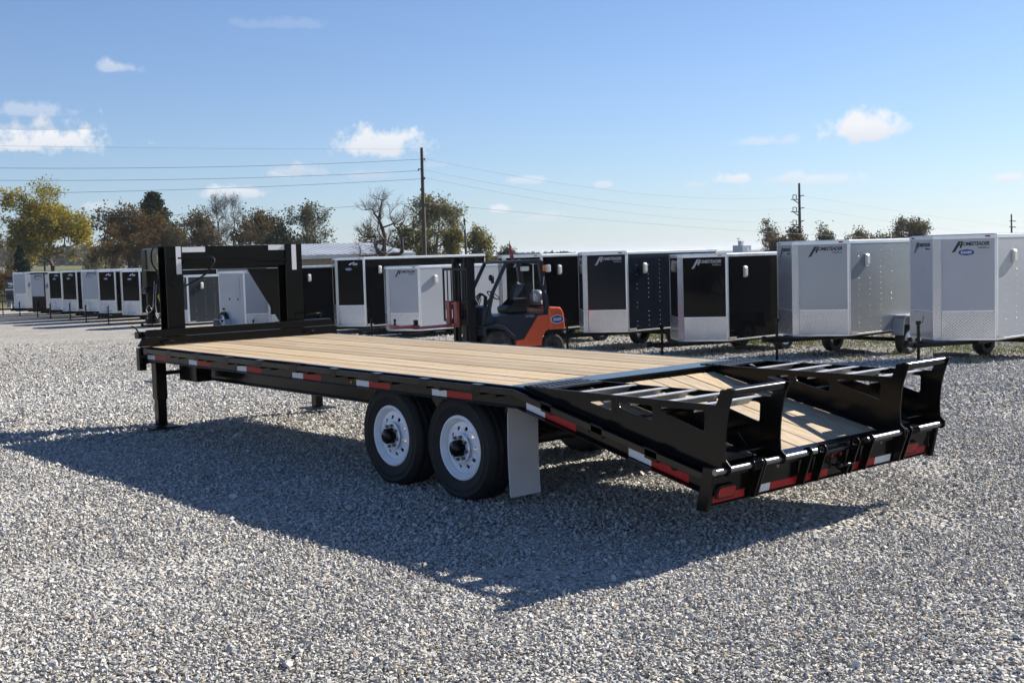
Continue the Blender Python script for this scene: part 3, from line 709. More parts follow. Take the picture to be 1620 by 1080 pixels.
        fb(MB().b(-1.60, -1.44, v0+.20, v1-.06, .575, .583), 'step_plate', 'black', .002, main)
    ramp_(.08, .586); ramp_(WD-.49, WD+.01)
class MBx(MB):
    def __init__(s, mb): s.v, s.f, s.sm = mb.v, mb.f, mb.sm
MT['black_edge'] = paint('worn_black_edge_paint', (.004, .004, .0045), .16, var=.2, spec=.3)
MT['rust'] = paint('dark_screw_head', (.05, .035, .025), .7)
MT['galv'] = paint('galvanised_grip', (.50, .505, .515), .40, metal=.15, var=.25, nscale=50)
flatbed()

# ------------------------------------------------------------------ enclosed trailers in the row
_t = text_mesh('OMESTEADER', .1, .22, .0035, .92); _w = max(v.co.x for v in _t.vertices)
for v in _t.vertices: v.co.x *= .47/_w; v.co.y *= .95
_t2 = text_mesh('TRAILER.com', .042, .15, .001, 1.0); _w = max(v.co.x for v in _t2.vertices)
for v in _t2.vertices: v.co.x *= .20/_w
def flat(poly, t=.0016):
    n = len(poly); me = bpy.data.meshes.new('p'); me.from_pydata([(x, y, 0) for x, y in poly]+[(x, y, t) for x, y in poly], [], [tuple(range(n))[::-1], tuple(range(n, 2*n))]+[(i, (i+1) % n, n+(i+1) % n, n+i) for i in range(n)]); return me
_I = Matrix.Identity(4)
LOGO = join_meshes('lettering', [(_t, Matrix.Translation((.035, 0, .0008))), (_t2, Matrix.Translation((.30, -.058, .0008))),
    (flat([(-.150,-.112),(-.098,-.112),(.012,.082),(-.040,.082)]), _I), (flat([(-.022,-.045),(.012,-.045),(.048,.082),(.012,.082)]), Matrix.Translation((0,0,.0004))),
    (flat([(-.075,.0),(.03,.0),(.036,.022),(-.062,.022)]), Matrix.Translation((0,0,.0002))), (flat([(-.158,-.128),(-.098,-.112),(-.15,-.100)]), Matrix.Translation((0,0,.0003)))])
SWOOSH = join_meshes('lettering', [(flat([(-.16,-.02),(-.10,.02),(-.02,.035),(.05,.015),(.16,.012),(.16,-.012),(.06,-.014),(.0,.0),(-.06,.005),(-.08,-.03),(-.16,-.05)]), _I),
    (flat([(-.03,.0),(.03,.08),(.04,.08),(.01,.0)]), Matrix.Translation((0,0,.0004))), (flat([(-.02,-.03),(.16,-.03),(.16,-.045),(-.01,-.05)]), Matrix.Translation((0,0,.0002)))])
_s = text_mesh('SHARP', .062, 0, .002, 1.05); _w = max(v.co.x for v in _s.vertices)
for v in _s.vertices: v.co.x = (v.co.x/_w-.5)*.19; v.co.y -= .022
EM_BLUE = flat([(-.135,-.02),(-.135,.02),(-.10,.042),(0,.058),(.10,.042),(.135,.02),(.135,-.02),(.10,-.042),(0,-.058),(-.10,-.042)])
EM_TEXT = _s
def with_mat(me, mat):
    m = me.copy(); m.name = me.name; m.materials.clear(); m.materials.append(MT[mat]); return m
LOGOS = {k: with_mat(LOGO, k) for k in ('ink_black', 'ink_white', 'ink_grey')}; SWOOSHES = {k: with_mat(SWOOSH, k) for k in ('ink_white', 'ink_black')}
EMB = with_mat(EM_BLUE, 'ink_blue'); EMT = with_mat(EM_TEXT, 'ink_white')

def cargo_wheel(parent, o, sg, r=.33, w=.2, rim='alu'):
    o = Vector(o)
    def place(mb): mb.v = [(x+o.x, o.y-sg*y, z+o.z) for x, y, z in mb.v]; return mb
    prof = [(r*.62, .012), (r*.68, 0), (r*.84, -.006), (r*.95, .006), (r, .03), (r, w*.5), (r, w-.03), (r*.95, w-.006), (r*.84, w), (r*.62, w-.01)]
    t = place(MB().lathe(prof, 36, 'Y')).build('wheel', 'rubber', parent)
    place(MB().lathe([(r*.63, .014), (r*.56, .004), (r*.53, .03), (r*.50, .07), (r*.34, .04), (r*.2, .03), (0, .028)], 28, 'Y')).build('rim', rim, t)
    place(MB().lathe([(r*.18, .03), (r*.17, -.015), (0, -.022)], 14, 'Y')).build('hub_cap', 'black', t)

ROW = 'enclosed cargo trailers parked in a row along the edge of the lot'
def cargo(name, label, corner, z0, z1, W, n, L, body, ink=None, emblem=False, swoosh=False, axles=(2.0,), vent=True, rivets=False, guard='plate', trim='alu_bright',
          rz=90, pitch=0., roll=0., flare=None, jack=True, fend=None, mark=True, sidepart=None, gh=.50):
    rzr = R(rz); ax = Vector((math.cos(rzr), math.sin(rzr), 0)); lf = Vector((-ax.y, ax.x, 0))
    side = W/2 if rz == 90 else -W/2
    base = Vector((corner[0], corner[1], 0)) - lf*side
    gq = base - ax*1.6; gz = min(G(gq.x, gq.y), G(base.x, base.y))-.01
    root = thing(name, label, 'trailer', (base.x, base.y, gz), rzr, ROW)
    root.rotation_euler = (R(roll), R(-pitch), rzr)
    z0 -= gz; z1 -= gz; k = .075; w2 = W/2
    plan = lambda e: [(-L-e, -w2-e), (0+e*.3, -w2-e), (n+e, -k-e*.3), (n+e, k+e*.3), (0+e*.3, w2+e), (-L-e, w2+e)]
    MB().prism(plan(0), z0, z1-.02).build('body', body, root, .004)
    # roof edge trim and roof skin
    m = MB().prism(plan(.008), z1-.075, z1); m.build('roof_trim', trim, root, .008)
    P2 = [(-L+.05, -w2+.05), (0, -w2+.05), (n-.05, -k), (n-.05, k), (0, w2-.05), (-L+.05, w2-.05)]
    MB().prism(P2, z1+.0005, z1+.012).build('roof', 'white_body' if 'white' in body else 'alu', root)
    # sill, corner trims
    MB().prism(plan(.004), z0-.035, z0-.0005).build('sill', trim, root, .003)
    for s in (-1, 1):
        m = MB(); m.box(-.045, .0, s*(w2+.0005), s*(w2+.006), z0+.001, z1-.0755)
        d = Vector((n, -s*(w2-k), 0)).normalized(); nn = Vector((d.y, -d.x, 0))*(-1 if s > 0 else 1)
        if nn.x < 0: nn = -nn
        p = Vector((0, s*w2, (z0+z1-.0745)/2))+nn*.003; m.bar(p+d*.001, p+d*.035, z1-z0-.0765, .005, nn)
        mm = MB(); mm.box(-.045, .001, s*(w2+.0005), s*(w2+.006), z0+.001, z1-.0755)
        a = Vector((0, s*w2, 0)); b = a+d*.035
        vv = [a+nn*.0005, b+nn*.0005, b+nn*.005, a+nn*.005]
        mm.add([(q.x, q.y, z0+.001) for q in vv]+[(q.x, q.y, z1-.0755) for q in vv], [(0,1,2,3),(7,6,5,4),(0,1,5,4),(1,2,6,5),(2,3,7,6),(3,0,4,7)])
        mm.build('corner_trim', trim, root, .001)
        MB().box(-L+.001, -L+.04, s*(w2+.0005), s*(w2+.006), z0+.001, z1-.0755).build('corner_trim', trim, root)
    if guard or True:
        MB().box(n+.0005, n+.008, -k-.01, k+.01, z0+.001, z1-.0755).build('nose_strip', 'plate' if guard else body, root, .002)
    for s in (-1, 1):
        a = Vector((0, s*w2, 0)); b = Vector((n, s*k, 0)); d = (b-a).normalized(); nn = Vector((d.y, -d.x, 0))
        if nn.x < 0: nn = -nn
        ln = (b-a).length
        right = -d if s > 0 else d                                # to the viewer's right, looking at the facet
        start = b if s > 0 else a
        if guard:
            vv = [a+d*.037+nn*.0008, b-d*.012+nn*.0008, b-d*.012+nn*.005, a+d*.037+nn*.005]
            m = MB().add([(q.x, q.y, z0+.001) for q in vv]+[(q.x, q.y, z0+gh) for q in vv], [(0,1,2,3),(7,6,5,4),(0,1,5,4),(1,2,6,5),(2,3,7,6),(3,0,4,7)])
            m.build('stone_guard', guard, root)
            vv = [a+d*.037+nn*.0008, b-d*.012+nn*.0008, b-d*.012+nn*.007, a+d*.037+nn*.007]
            MB().add([(q.x, q.y, z0+gh+.001) for q in vv]+[(q.x, q.y, z0+gh+.018) for q in vv], [(0,1,2,3),(7,6,5,4),(0,1,5,4),(1,2,6,5),(2,3,7,6),(3,0,4,7)]).build('guard_trim', trim, root)
        sc = ln/.98
        if ink:
            o = start + right*(ln*.36) + nn*.002 + Vector((0, 0, z1-.20))
            l = link('lettering', (SWOOSHES if swoosh else LOGOS)[ink], None, root); l.matrix_basis = face_matrix(o + (right*ln*.24 if swoosh else Vector()), right, nn) @ Matrix.Scale(sc, 4)
        if emblem and (s > 0 or rz != 90):
            o = start + right*(ln*(.46 if not swoosh else .42)) + nn*.002 + Vector((0, 0, z1-(.38 if swoosh else .325)))
            e = link('emblem', EMB, None, root); e.matrix_basis = face_matrix(o, right, nn)
            e2 = link('lettering', EMT, None, e); e2.location = (0, 0, .0028)
        if mark:
            o = start + right*ln*(.84 if s > 0 else .16) + nn*.014 + Vector((0, 0, z1-.036))
            MB().xbox(face_matrix(o, right, nn), .085, .028, .012).build('marker_light', 'lens_red' if 'black' not in body else 'lens_amber', root)
    for s in (-1, 1):
        if vent:
            x, z = -.62, z1-.42
            m = MB()
            pr = [(z-.13, 0), (z-.13, .045), (z-.08, .065), (z+.09, .065), (z+.13, .03), (z+.13, 0)]
            m.prism([(x-.055, zz) for zz, _ in []] or [(s*(w2+.001)+s*h, zz) for zz, h in pr], x-.055, x+.055, 'X')
            m.build('side_vent', 'lamp_white', root, .018)
        MB().box(-.30, -.06, s*(w2+.0045), s*(w2+.007), z0-.022+.03, z0+.05).build('data_plate', 'ink_grey', root)
        MB().box(-.055, -.02, s*(w2+.0065), s*(w2+.016), z0+.01, z0+.045).build('side_marker', 'lens_amber', root)
        if rivets:
            m = MB()
            for xx in [-.35-.41*i for i in range(int((L-.4)/.41)+1)]:
                zz = z0+.10
                while zz < z1-.12:
                    if random.random() < .8: m.lathe([(.009, 0), (.006, .005), (0, .006)], 6, 'Y', (xx, 0, zz)); 
                    zz += .115
            m.v = [(x, s*(w2+.0005)+s*y, z) for x, y, z in m.v]
            r_ = m.build('rivets', 'alu', root); r_['kind'] = 'stuff'
    # running gear
    fr = MB()
    for s in (-1, 1):
        fr.box(-L, n*.2, s*(w2-.30), s*(w2-.36), z0-.115, z0-.036)
        fr.bar((-.3, s*(w2-.33), z0-.077), (n+.85, s*.03, z0-.077), .06, .08)
    fr.box(n-.1, n+.35, -.22, .22, z0-.120, z0-.0365)
    fr.build('frame', 'black_flat', root, .004)
    m = MB(); m.bar((n+.72, 0, z0-.05), (n+1.12, 0, z0-.05), .075, .07); m.lathe([(.05, 0), (.06, .03), (.05, .07), (0, .085)], 12, 'Z', (n+1.08, 0, z0-.04)); m.build('coupler', 'black', root, .006)
    if jack:
        j = MB(); j.tube([(n+.66, .0, .03), (n+.66, .0, z0+.30)], .029, 12); j.lathe([(.10, 0), (.10, .012), (.03, .03)], 14, 'Z', (n+.66, 0, .02)); jo = j.build('tongue_jack', 'black', root)
        h = MB(); h.box(n+.63, n+.69, -.035, .035, z0+.30, z0+.37); h.tube([(n+.66, .035, z0+.345), (n+.66, .09, z0+.345), (n+.66, .10, z0+.46)], .009, 6); h.build('crank', 'black', jo, .004)
    r = .33
    for t in axles:
        MB().tube([(-t, -w2+.2, r), (-t, w2-.2, r)], .045, 10).build('axle', 'black_flat', root)
        for s in (-1, 1):
            y = s*(w2+ (.14 if fend else -.10))
            cargo_wheel(root, (-t, y, r+.0), s, r, .2)
    if fend:
        for s in (-1, 1):
            t = axles[0]; y0, y1 = s*(w2+.001), s*(w2+.27)
            out = [(-t+.52, z0-.12), (-t+.47, z0+.23), (-t+.40, z0+.30), (-t-.40, z0+.30), (-t-.47, z0+.23), (-t-.52, z0-.12), (-t-.49, z0-.12), (-t-.445, z0+.22), (-t-.385, z0+.275), (-t+.385, z0+.275), (-t+.445, z0+.22), (-t+.49, z0-.12)]
            MB().prism(out, y0, y1, 'Y').build('fender', fend, root, .006)
    if flare:
        for s in (-1, 1):
            for t in axles[:1]:
                pts = [(-t+.46*math.cos(a)*1.15, s*(w2+.006), z0-.08+.42*math.sin(a)) for a in [math.pi*i/14 for i in range(15)]]
                MB().tube(pts, .022, 6).build('wheel_arch', flare, root)
    return root

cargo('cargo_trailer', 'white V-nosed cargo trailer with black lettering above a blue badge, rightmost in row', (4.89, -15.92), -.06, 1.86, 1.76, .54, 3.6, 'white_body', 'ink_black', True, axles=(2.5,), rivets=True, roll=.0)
cargo('cargo_trailer', 'silver V-nosed cargo trailer with a square fender over its side wheel and black lettering', (8.15, -16.12), -.10, 1.84, 1.80, .59, 3.2, 'silver_body', 'ink_black', axles=(2.1,), rivets=True, fend='silver_body')
cargo('cargo_trailer', 'glossy black V-nosed cargo trailer beside the silver trailer, mirror-like front and silver lettering', (11.25, -16.01), -.31, 1.63, 1.72, .60, 3.4, 'black_body', 'ink_grey', axles=(2.3,))
cargo('cargo_trailer', 'dark charcoal V-nosed cargo trailer just right of the forklift, with a line of bright rivets', (14.26, -15.90), -.19, 1.75, 1.71, .59, 3.4, 'navy_body', 'ink_grey', axles=(2.0,), rivets=True)
cargo('cargo_trailer', 'black cargo trailer standing directly behind the orange forklift', (17.32, -15.86), -.23, 1.74, 1.79, .53, 3.2, 'black_body', 'ink_grey', axles=(2.3,))
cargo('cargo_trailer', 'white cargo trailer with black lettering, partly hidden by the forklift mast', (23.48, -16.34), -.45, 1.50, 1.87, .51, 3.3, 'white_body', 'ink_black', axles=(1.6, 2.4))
cargo('cargo_trailer', 'long tall black cargo trailer with white swoosh logo and blue badge, mid row', (27.11, -16.75), -.44, 1.82, 1.96, .45, 5.2, 'black_body', 'ink_white', True, True, axles=(2.3, 3.15), gh=.66)
cargo('cargo_trailer', 'plain black cargo trailer showing its side just right of the gooseneck', (30.75, -16.2), -.62, 1.58, 1.85, .5, 3.6, 'black_body', 'ink_grey', axles=(1.9, 2.7))
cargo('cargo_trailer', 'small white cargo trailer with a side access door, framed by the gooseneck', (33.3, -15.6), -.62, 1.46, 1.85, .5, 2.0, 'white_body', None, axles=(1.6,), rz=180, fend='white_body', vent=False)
cargo('cargo_trailer', 'charcoal grey cargo trailer with riveted side and wheel arch, through the gooseneck', (38.85, -16.0), -.58, 1.32, 1.85, .5, 3.2, 'grey_body', 'ink_grey', axles=(2.15,), rivets=True, flare='alu_bright')
cargo('cargo_trailer', 'black cargo trailer in the far row half hidden by the flatbed gooseneck', (42.57, -15.59), -.28, 1.60, 2.05, .36, 3.6, 'black_body', 'ink_white', True, True, gh=.55)
cargo('cargo_trailer', 'black cargo trailer in the far row right of the white one with the blue front', (46.19, -15.98), -.28, 1.62, 1.99, .36, 3.6, 'black_body', 'ink_white', True, True, gh=.52)
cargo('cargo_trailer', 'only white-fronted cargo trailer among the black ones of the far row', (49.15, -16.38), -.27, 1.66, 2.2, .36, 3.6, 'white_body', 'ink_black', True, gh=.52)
cargo('cargo_trailer', 'black cargo trailer in the far row immediately left of the white-fronted one', (52.33, -16.51), -.32, 1.64, 2.0, .34, 3.6, 'black_body', 'ink_white', True, True, gh=.52)
cargo('cargo_trailer', 'black cargo trailer in the far row, second left of the white-fronted one', (54.95, -16.71), -.30, 1.62, 1.8, .32, 3.6, 'black_body', 'ink_white', True, True, gh=.52)
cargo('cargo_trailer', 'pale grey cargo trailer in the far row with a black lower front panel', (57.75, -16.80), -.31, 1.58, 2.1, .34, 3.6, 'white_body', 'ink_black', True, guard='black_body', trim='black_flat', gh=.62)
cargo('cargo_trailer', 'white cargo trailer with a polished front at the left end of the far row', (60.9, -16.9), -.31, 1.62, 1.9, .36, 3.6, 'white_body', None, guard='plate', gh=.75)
# access door on the small white trailer seen through the gooseneck
w = [o for o in bpy.data.objects if o.get('label', '').startswith('small white cargo')][0]
z = -G(w.location.x, w.location.y)
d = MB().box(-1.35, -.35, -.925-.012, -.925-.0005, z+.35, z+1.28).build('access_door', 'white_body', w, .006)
for x in (-1.15, -.5): MB().box(x-.03, x+.03, -.925-.03, -.925-.0125, z+.40, z+.48).build('latch', 'black', d, .004)
MB().box(-1.75, -1.6, -.925-.03, -.925-.0005, z+.02, z+.10).build('door_handle', 'black', w, .006)

# small dark box trailer and car trailer at the far left
def small_box():
    p = at(24, 490, 76); root = thing('utility_box_trailer', 'low dark box trailer with white stripe and white logo at the far left', 'trailer', (p.x, p.y, G(p.x, p.y)), math.atan2(FH.y, FH.x)+R(180))
    m = MB().box(-1.5, 0, -.55, .55, .45, 1.9); m.build('body', 'grey_body', root, .02)
    MB().box(.0005, .01, -.55, .55, 1.18, 1.27).build('stripe', 'ink_white', root); MB().box(.0005, .02, -.5, .5, .10, .44).build('fender_panel', 'white_body', root)
    MB().prism([(-1.5, 1.901), (-1.5, 1.95), (-1.35, 2.05), (-.15, 2.05), (.02, 1.95), (.02, 1.901)], -.56, .56, 'Y').build('lid', 'navy_body', root, .01)
    me = join_meshes('lettering', [(flat([(-.17,.11),(.15,.11),(.17,-.02),(.05,-.11),(.0,-.02),(-.12,-.02)]), _I), (flat([(-.15,-.13),(.12,-.13),(.12,-.17),(-.15,-.17)]), _I)])
    l = link('lettering', with_mat(me, 'ink_white'), None, root); l.matrix_basis = face_matrix((.012, -.22, 1.56), (0, 1, 0), (1, 0, 0))
    for y in (-.5, .5): cargo_wheel(root, (-.9, y, .3), 1 if y > 0 else -1, .3, .18)
    MB().tube([(.55, 0, .02), (.55, 0, .75)], .03, 8).build('tongue_jack', 'white_rim', root); MB().bar((-.2, .3, .4), (.9, 0, .4), .06, .06).bar((-.2, -.3, .4), (.9, 0, .4), .06, .06).build('frame', 'black_flat', root)
    p = at(4, 488, 74); root = thing('equipment_trailer', 'empty black open trailer cut by the left edge of the photo', 'trailer', (p.x, p.y, G(p.x, p.y)), math.atan2(RH.y, RH.x))
    MB().box(-3.5, .3, -.9, .9, .48, .60).build('deck', 'black_flat', root, .01)
    for y in (-.86, .86):
        m = MB().box(-3.5, .3, y-.03, y+.03, .85, .91)
        for x in (-3.4, -2.2, -1, .2): m.box(x-.03, x+.03, y-.03, y+.03, .6005, .8495)
        m.build('side_rail', 'black_flat', root)
        for x in (-2.1, -1.3): cargo_wheel(root, (x, y*1.1, .34), 1 if y > 0 else -1, .34, .2)
small_box()

# ------------------------------------------------------------------ forklift
def forklift():
    p = at(769, 564, 26.9); q = at(769+91, 560, 27.68); p.z = q.z = 0; hd = (p-q).normalized()
    ang = math.atan2(hd.y, hd.x)
    root = thing('forklift', 'orange and dark blue forklift with an upright black mast, parked before the black trailers', 'forklift', (p.x, p.y, G(p.x, p.y)), ang); root.scale = (1.05, 1.05, 1.05)
    def B(name, mat, fn, par=None, bev=.008):
        m = MB(); fn(m); return m.build(name, mat, par or root, bev)
    # wheels (front axle at x = 0)
    for x, r, w, yc in ((0, .345, .22, .46), (-1.43, .27, .18, .42)):
        for s in (-1, 1):
            prof = [(r*.5, .01), (r*.6, 0), (r*.8, -.008), (r*.93, .0), (r*.985, .02), (r, .04), (r, w-.04), (r*.985, w-.02), (r*.93, w), (r*.6, w), (r*.5, w-.01)]
            t = MB().lathe(prof, 36, 'Y'); t.v = [(a+x, s*(yc+w/2)-s*b, c+r) for a, b, c in t.v]; t = t.build('wheel', 'rubber_grey', root)
            tr = MB()
            for k in range(22):
                a = 2*math.pi*k/22; m = Matrix.Translation((x, s*yc, r)) @ Matrix.Rotation(-a, 4, 'Y') @ Matrix.Translation((r+.004, 0, 0)) @ Matrix.Rotation(R(24), 4, 'X'); tr.xbox(m, .016, w*.9, .035)
            o = tr.build('tread_lugs', 'rubber_grey', t); o['kind'] = 'stuff'
            c = MB().lathe([(r*.51, .02), (r*.46, .03), (r*.42, .06), (r*.2, .05), (r*.18, .0), (0, -.005)], 24, 'Y'); c.v = [(a+x, s*(yc+w/2)-s*b, cc+r) for a, b, cc in c.v]; c.build('rim', 'forkgrey', t)
    # chassis and counterweight
    sidep = [(.34, .30), (.42, .62), (.30, .80), (-.10, 1.06), (-1.18, 1.06), (-1.30, 1.0), (-1.30, .56), (-.62, .56), (-.40, .50), (-.38, .74), (.10, .76), (.28, .60)]
    B('hood', 'forkgrey', lambda m: m.prism([(.10, .74), (-.05, .98), (-.12, 1.01), (-1.22, 1.01), (-1.30, .97), (-1.02, .58), (-.55, .36), (-.42, .36), (-.42, .52), (-.16, .76)], -.50, .50, 'Y'), bev=.02)
    B('front_fender', 'forkgrey', lambda m: m.prism([(.36, .60), (.36, .80), (.10, .84), (-.16, .78), (-.42, .55), (-.42, .50), (-.34, .50), (-.14, .70), (.10, .77), (.30, .74), (.30, .60)], -.585, .585, 'Y'), bev=.01)
    B('dash_cowl', 'forkgrey', lambda m: m.prism([(.34, .80), (.30, 1.20), (.20, 1.24), (.10, 1.14), (.06, .86)], -.48, .48, 'Y'), bev=.02)
    B('frame_side', 'orange', lambda m: m.prism([(-.46, .36), (-.46, .45), (-.66, .47), (-1.03, .95), (-1.12, .97), (-1.30, .97), (-1.30, .66), (-1.21, .60), (-1.14, .50), (-1.10, .31), (-.46, .31)], -.535, .535, 'Y'), bev=.012)
    cw = [(-1.305, .97), (-1.305, 1.115), (-1.36, 1.135), (-1.60, 1.125), (-1.66, 1.06), (-1.70, .95), (-1.72, .64), (-1.305, .64)]
    c = B('counterweight', 'orange', lambda m: m.prism(cw, -.545, .545, 'Y'), bev=.03)
    B('weight_underside', 'black_flat', lambda m: m.box(-1.66, -1.31, -.48, .48, .50, .6395))
    eo = link('emblem_border', with_mat(EM_BLUE, 'ink_white'), None, c); eo.matrix_basis = face_matrix((-1.515, .5456, .86), (-1, 0, 0), (0, 1, 0)) @ Matrix.Diagonal((1.22, 1.72, .4, 1)); e = link('emblem', EMB, None, c); mtx = face_matrix((-1.515, .5462, .86), (-1, 0, 0), (0, 1, 0)); e.matrix_basis = mtx @ Matrix.Diagonal((1.1, 1.5, 1, 1))
    e2 = link('lettering', EMT, None, e); e2.location = (0, 0, .003)
    t = text_mesh('TOYOTA', .055, .1, .001); tl = link('lettering', with_mat(t, 'ink_grey'), None, root); tl.matrix_basis = face_matrix((-.72, .502, .94), (-1, 0, 0), (0, 1, 0))
    t.name = 'lettering'
    # overhead guard
    g = MB()
    for s in (-1, 1):
        y = s*.47
        g.bar((.24, y, .82), (.06, y, 1.50), .075, .07, (1, 0, .3)); g.bar((.063, y, 1.49), (-.30, y, 2.13), .065, .07, (1, 0, .5)); g.bar((-.28, y, 2.135), (-1.16, y, 2.155), .07, .06); g.bar((-1.15, y, 2.15), (-1.30, y, .98), .08, .11, (1, 0, 0))
    g.bar((-.29, -.47, 2.14), (-.29, .47, 2.14), .06, .05); g.bar((-1.16, -.47, 2.15), (-1.16, .47, 2.15), .06, .05)
    for k in range(6): g.bar((-.40-.13*k, -.45, 2.15), (-.40-.13*k, .45, 2.15), .03, .04)
    gd = g.build('overhead_guard', 'forkgrey', root, .01)
    B('grab_handle', 'alu', lambda m: m.tube([(-1.0, .43, 2.08), (-1.0, .43, 1.28)], .013, 8), gd, 0)
    B('work_light', 'lamp_white', lambda m: m.box(-.86, -.68, .40, .50, 1.94, 2.04), gd, .02)
    B('work_light', 'lamp_white', lambda m: m.box(-1.34, -1.26, .50, .62, 1.90, 2.06), gd, .02)
    B('turn_light', 'lens_amber', lambda m: m.box(-1.24, -1.18, .51, .56, 1.92, 2.05), gd, .012)
    B('headlight', 'black', lambda m: m.lathe([(0, -.04), (.05, -.04), (.07, .03), (.06, .04), (0, .04)], 14, 'X', (.10, .52, 1.82)).box(.03, .09, .48, .51, 1.70, 1.84), gd, 0)
    B('label_sticker', 'ink_white', lambda m: m.bar((-1.192, .5065, 1.62), (-1.214, .5065, 1.80), .003, .05, (0, 1, 0)), gd, 0)
    B('label_sticker', 'ink_white', lambda m: m.bar((-1.243, .5065, 1.45), (-1.237, .5065, 1.50), .003, .05, (0, 1, 0)), gd, 0)
    # seat, controls, gas bottle
    st = B('seat', 'vinyl', lambda m: m.prism([(-.45, 1.02), (-.42, 1.16), (-.50, 1.20), (-.92, 1.17), (-.98, 1.22), (-1.05, 1.62), (-.98, 1.66), (-.88, 1.60), (-.80, 1.30), (-.95, 1.02)][::-1], -.24, .24, 'Y'), bev=.04)
    B('armrest', 'vinyl', lambda m: m.box(-.92, -.55, .25, .32, 1.30, 1.36), st, .02)
    B('steering_column', 'black_flat', lambda m: m.bar((.10, .05, 1.15), (-.20, .05, 1.42), .06, .06))
    B('steering_wheel', 'vinyl', lambda m: m.tube([(-.20+.12*math.sin(a), .05+.16*math.cos(a), 1.43+.09*math.sin(a)) for a in [2*math.pi*k/20 for k in range(21)]], .014, 6), None, 0)
    for k in range(4): B('control_lever', 'black_flat', lambda m: m.tube([(.10, -.1-.07*k, 1.18), (.02, -.1-.07*k, 1.38)], .01, 6), None, 0)
    tk = MB().lathe([(0, -.40), (.10, -.40), (.155, -.34), (.16, .30), (.12, .38), (.05, .40), (0, .40)], 28, 'Y', (-1.16, .02, 1.36)); tk = tk.build('gas_bottle', 'tank', root)
    B('bottle_bracket', 'black_flat', lambda m: m.box(-1.34, -1.0, -.3, .3, 1.1365, 1.19).bar((-1.0, .2, 1.18), (-1.0, .2, 1.5), .03, .03), None, .005)
    # mast
    for nm, x0, x1, y, z0, z1 in (('mast_channel', .42, .58, .36, .12, 2.22), ('inner_channel', .47, .61, .27, .14, 2.27)):
        for s in (-1, 1):
            B(nm, 'black_flat', lambda m: (m.box(x0, x1, s*(y-.012), s*(y+.012), z0, z1), m.box(x0, x0+.02, s*(y-.05), s*(y-.0125), z0, z1), m.box(x1-.02, x1, s*(y-.05), s*(y-.0125), z0, z1)), None, .002)
    for z in (2.16, 1.25, .35): B('mast_tie', 'black_flat', lambda m: m.box(.40, .46, -.42, .42, z, z+.09), None, .004)
    for s in (-1, 1): B('lift_cylinder', 'black_flat', lambda m: m.tube([(.40, s*.20, .2), (.40, s*.20, 2.0)], .035, 10), None, 0)
    for s in (-1, 1): B('lift_chain', 'black', lambda m: m.box(.50, .52, s*.13-.02, s*.13+.02, .8, 2.1), None, 0)
    B('mast_plate', 'black_flat', lambda m: (m.box(.555, .565, -.24, -.10, .35, 2.15), m.box(.555, .565, .02, .20, .35, 2.15)), None, 0)
    B('tilt_cylinder', 'black_flat', lambda m: m.tube([(.05, .30, .66), (.42, .30, .74)], .04, 10), None, 0)
    B('mast_hose', 'rubber', lambda m: [m.tube([(.38, .30+.03*k, 1.42-.02*k), (.30, .34+.03*k, 1.50), (.20, .36+.03*k, 1.42), (.22, .36+.03*k, 1.20)], .011, 6) for k in range(5)], None, 0)
    # carriage, load backrest, forks
    B('carriage', 'black_flat', lambda m: (m.box(.62, .68, -.52, .52, 1.16, 1.28), m.box(.62, .68, -.52, .52, .84, .96), m.box(.62, .68, -.20, -.14, .961, 1.159), m.box(.62, .68, .14, .20, .961, 1.159)), None, .004)
    def back(m):
        for y in (-.54, .54): m.box(.685, .715, y-.025, y+.025, .90, 2.05)
        m.box(.685, .715, -.515, .515, 2.0, 2.05); m.box(.685, .715, -.515, .515, 1.30, 1.345); m.box(.685, .715, -.515, .515, .90, .945)
        for y in (-.36, -.18, 0, .18, .36): m.box(.69, .71, y-.013, y+.013, 1.346, 1.999)
    B('load_backrest', 'black_flat', back, None, .003)
    B('mast_top_guard', 'black_flat', lambda m: m.box(.10, .46, -.40, .40, 2.255, 2.275), None, .003)
    for y in (-.22, .12):
        f = B('fork', 'fork_red', lambda m: m.prism([(.72, .80), (.72, 1.34), (.785, 1.34), (.785, .845), (1.78, .825), (1.78, .805), (.785, .80)], y-.07, y+.07, 'Y'), None, .004)
    at_ = B('hitch_bar', 'fork_red', lambda m: (m.box(1.60, 2.20, -.16, .06, .826, .885), m.box(2.12, 2.20, -.26, .16, .8855, .91)), None, .006)
    B('tow_ball', 'black', lambda m: m.lathe([(.03, 0), (.02, .05), (.028, .08), (.03, .10), (.02, .125), (0, .13)], 12, 'Z', (2.15, .02, .911)), at_, 0)
    B('tow_post', 'black', lambda m: m.box(1.60, 1.68, -.09, -.01, .886, .99), at_, .006)
    fl = B('flag', 'flag', lambda m: m.prism([(-.50, 2.22), (-.48, 2.50), (-.50, 2.56), (-.56, 2.36), (-.60, 2.20), (-.55, 2.18)], .30, .312, 'Y'), None, 0)
    B('flag_stick', 'black', lambda m: m.tube([(-.50, .306, 2.17), (-.495, .306, 2.60)], .006, 5), fl, 0)
forklift()

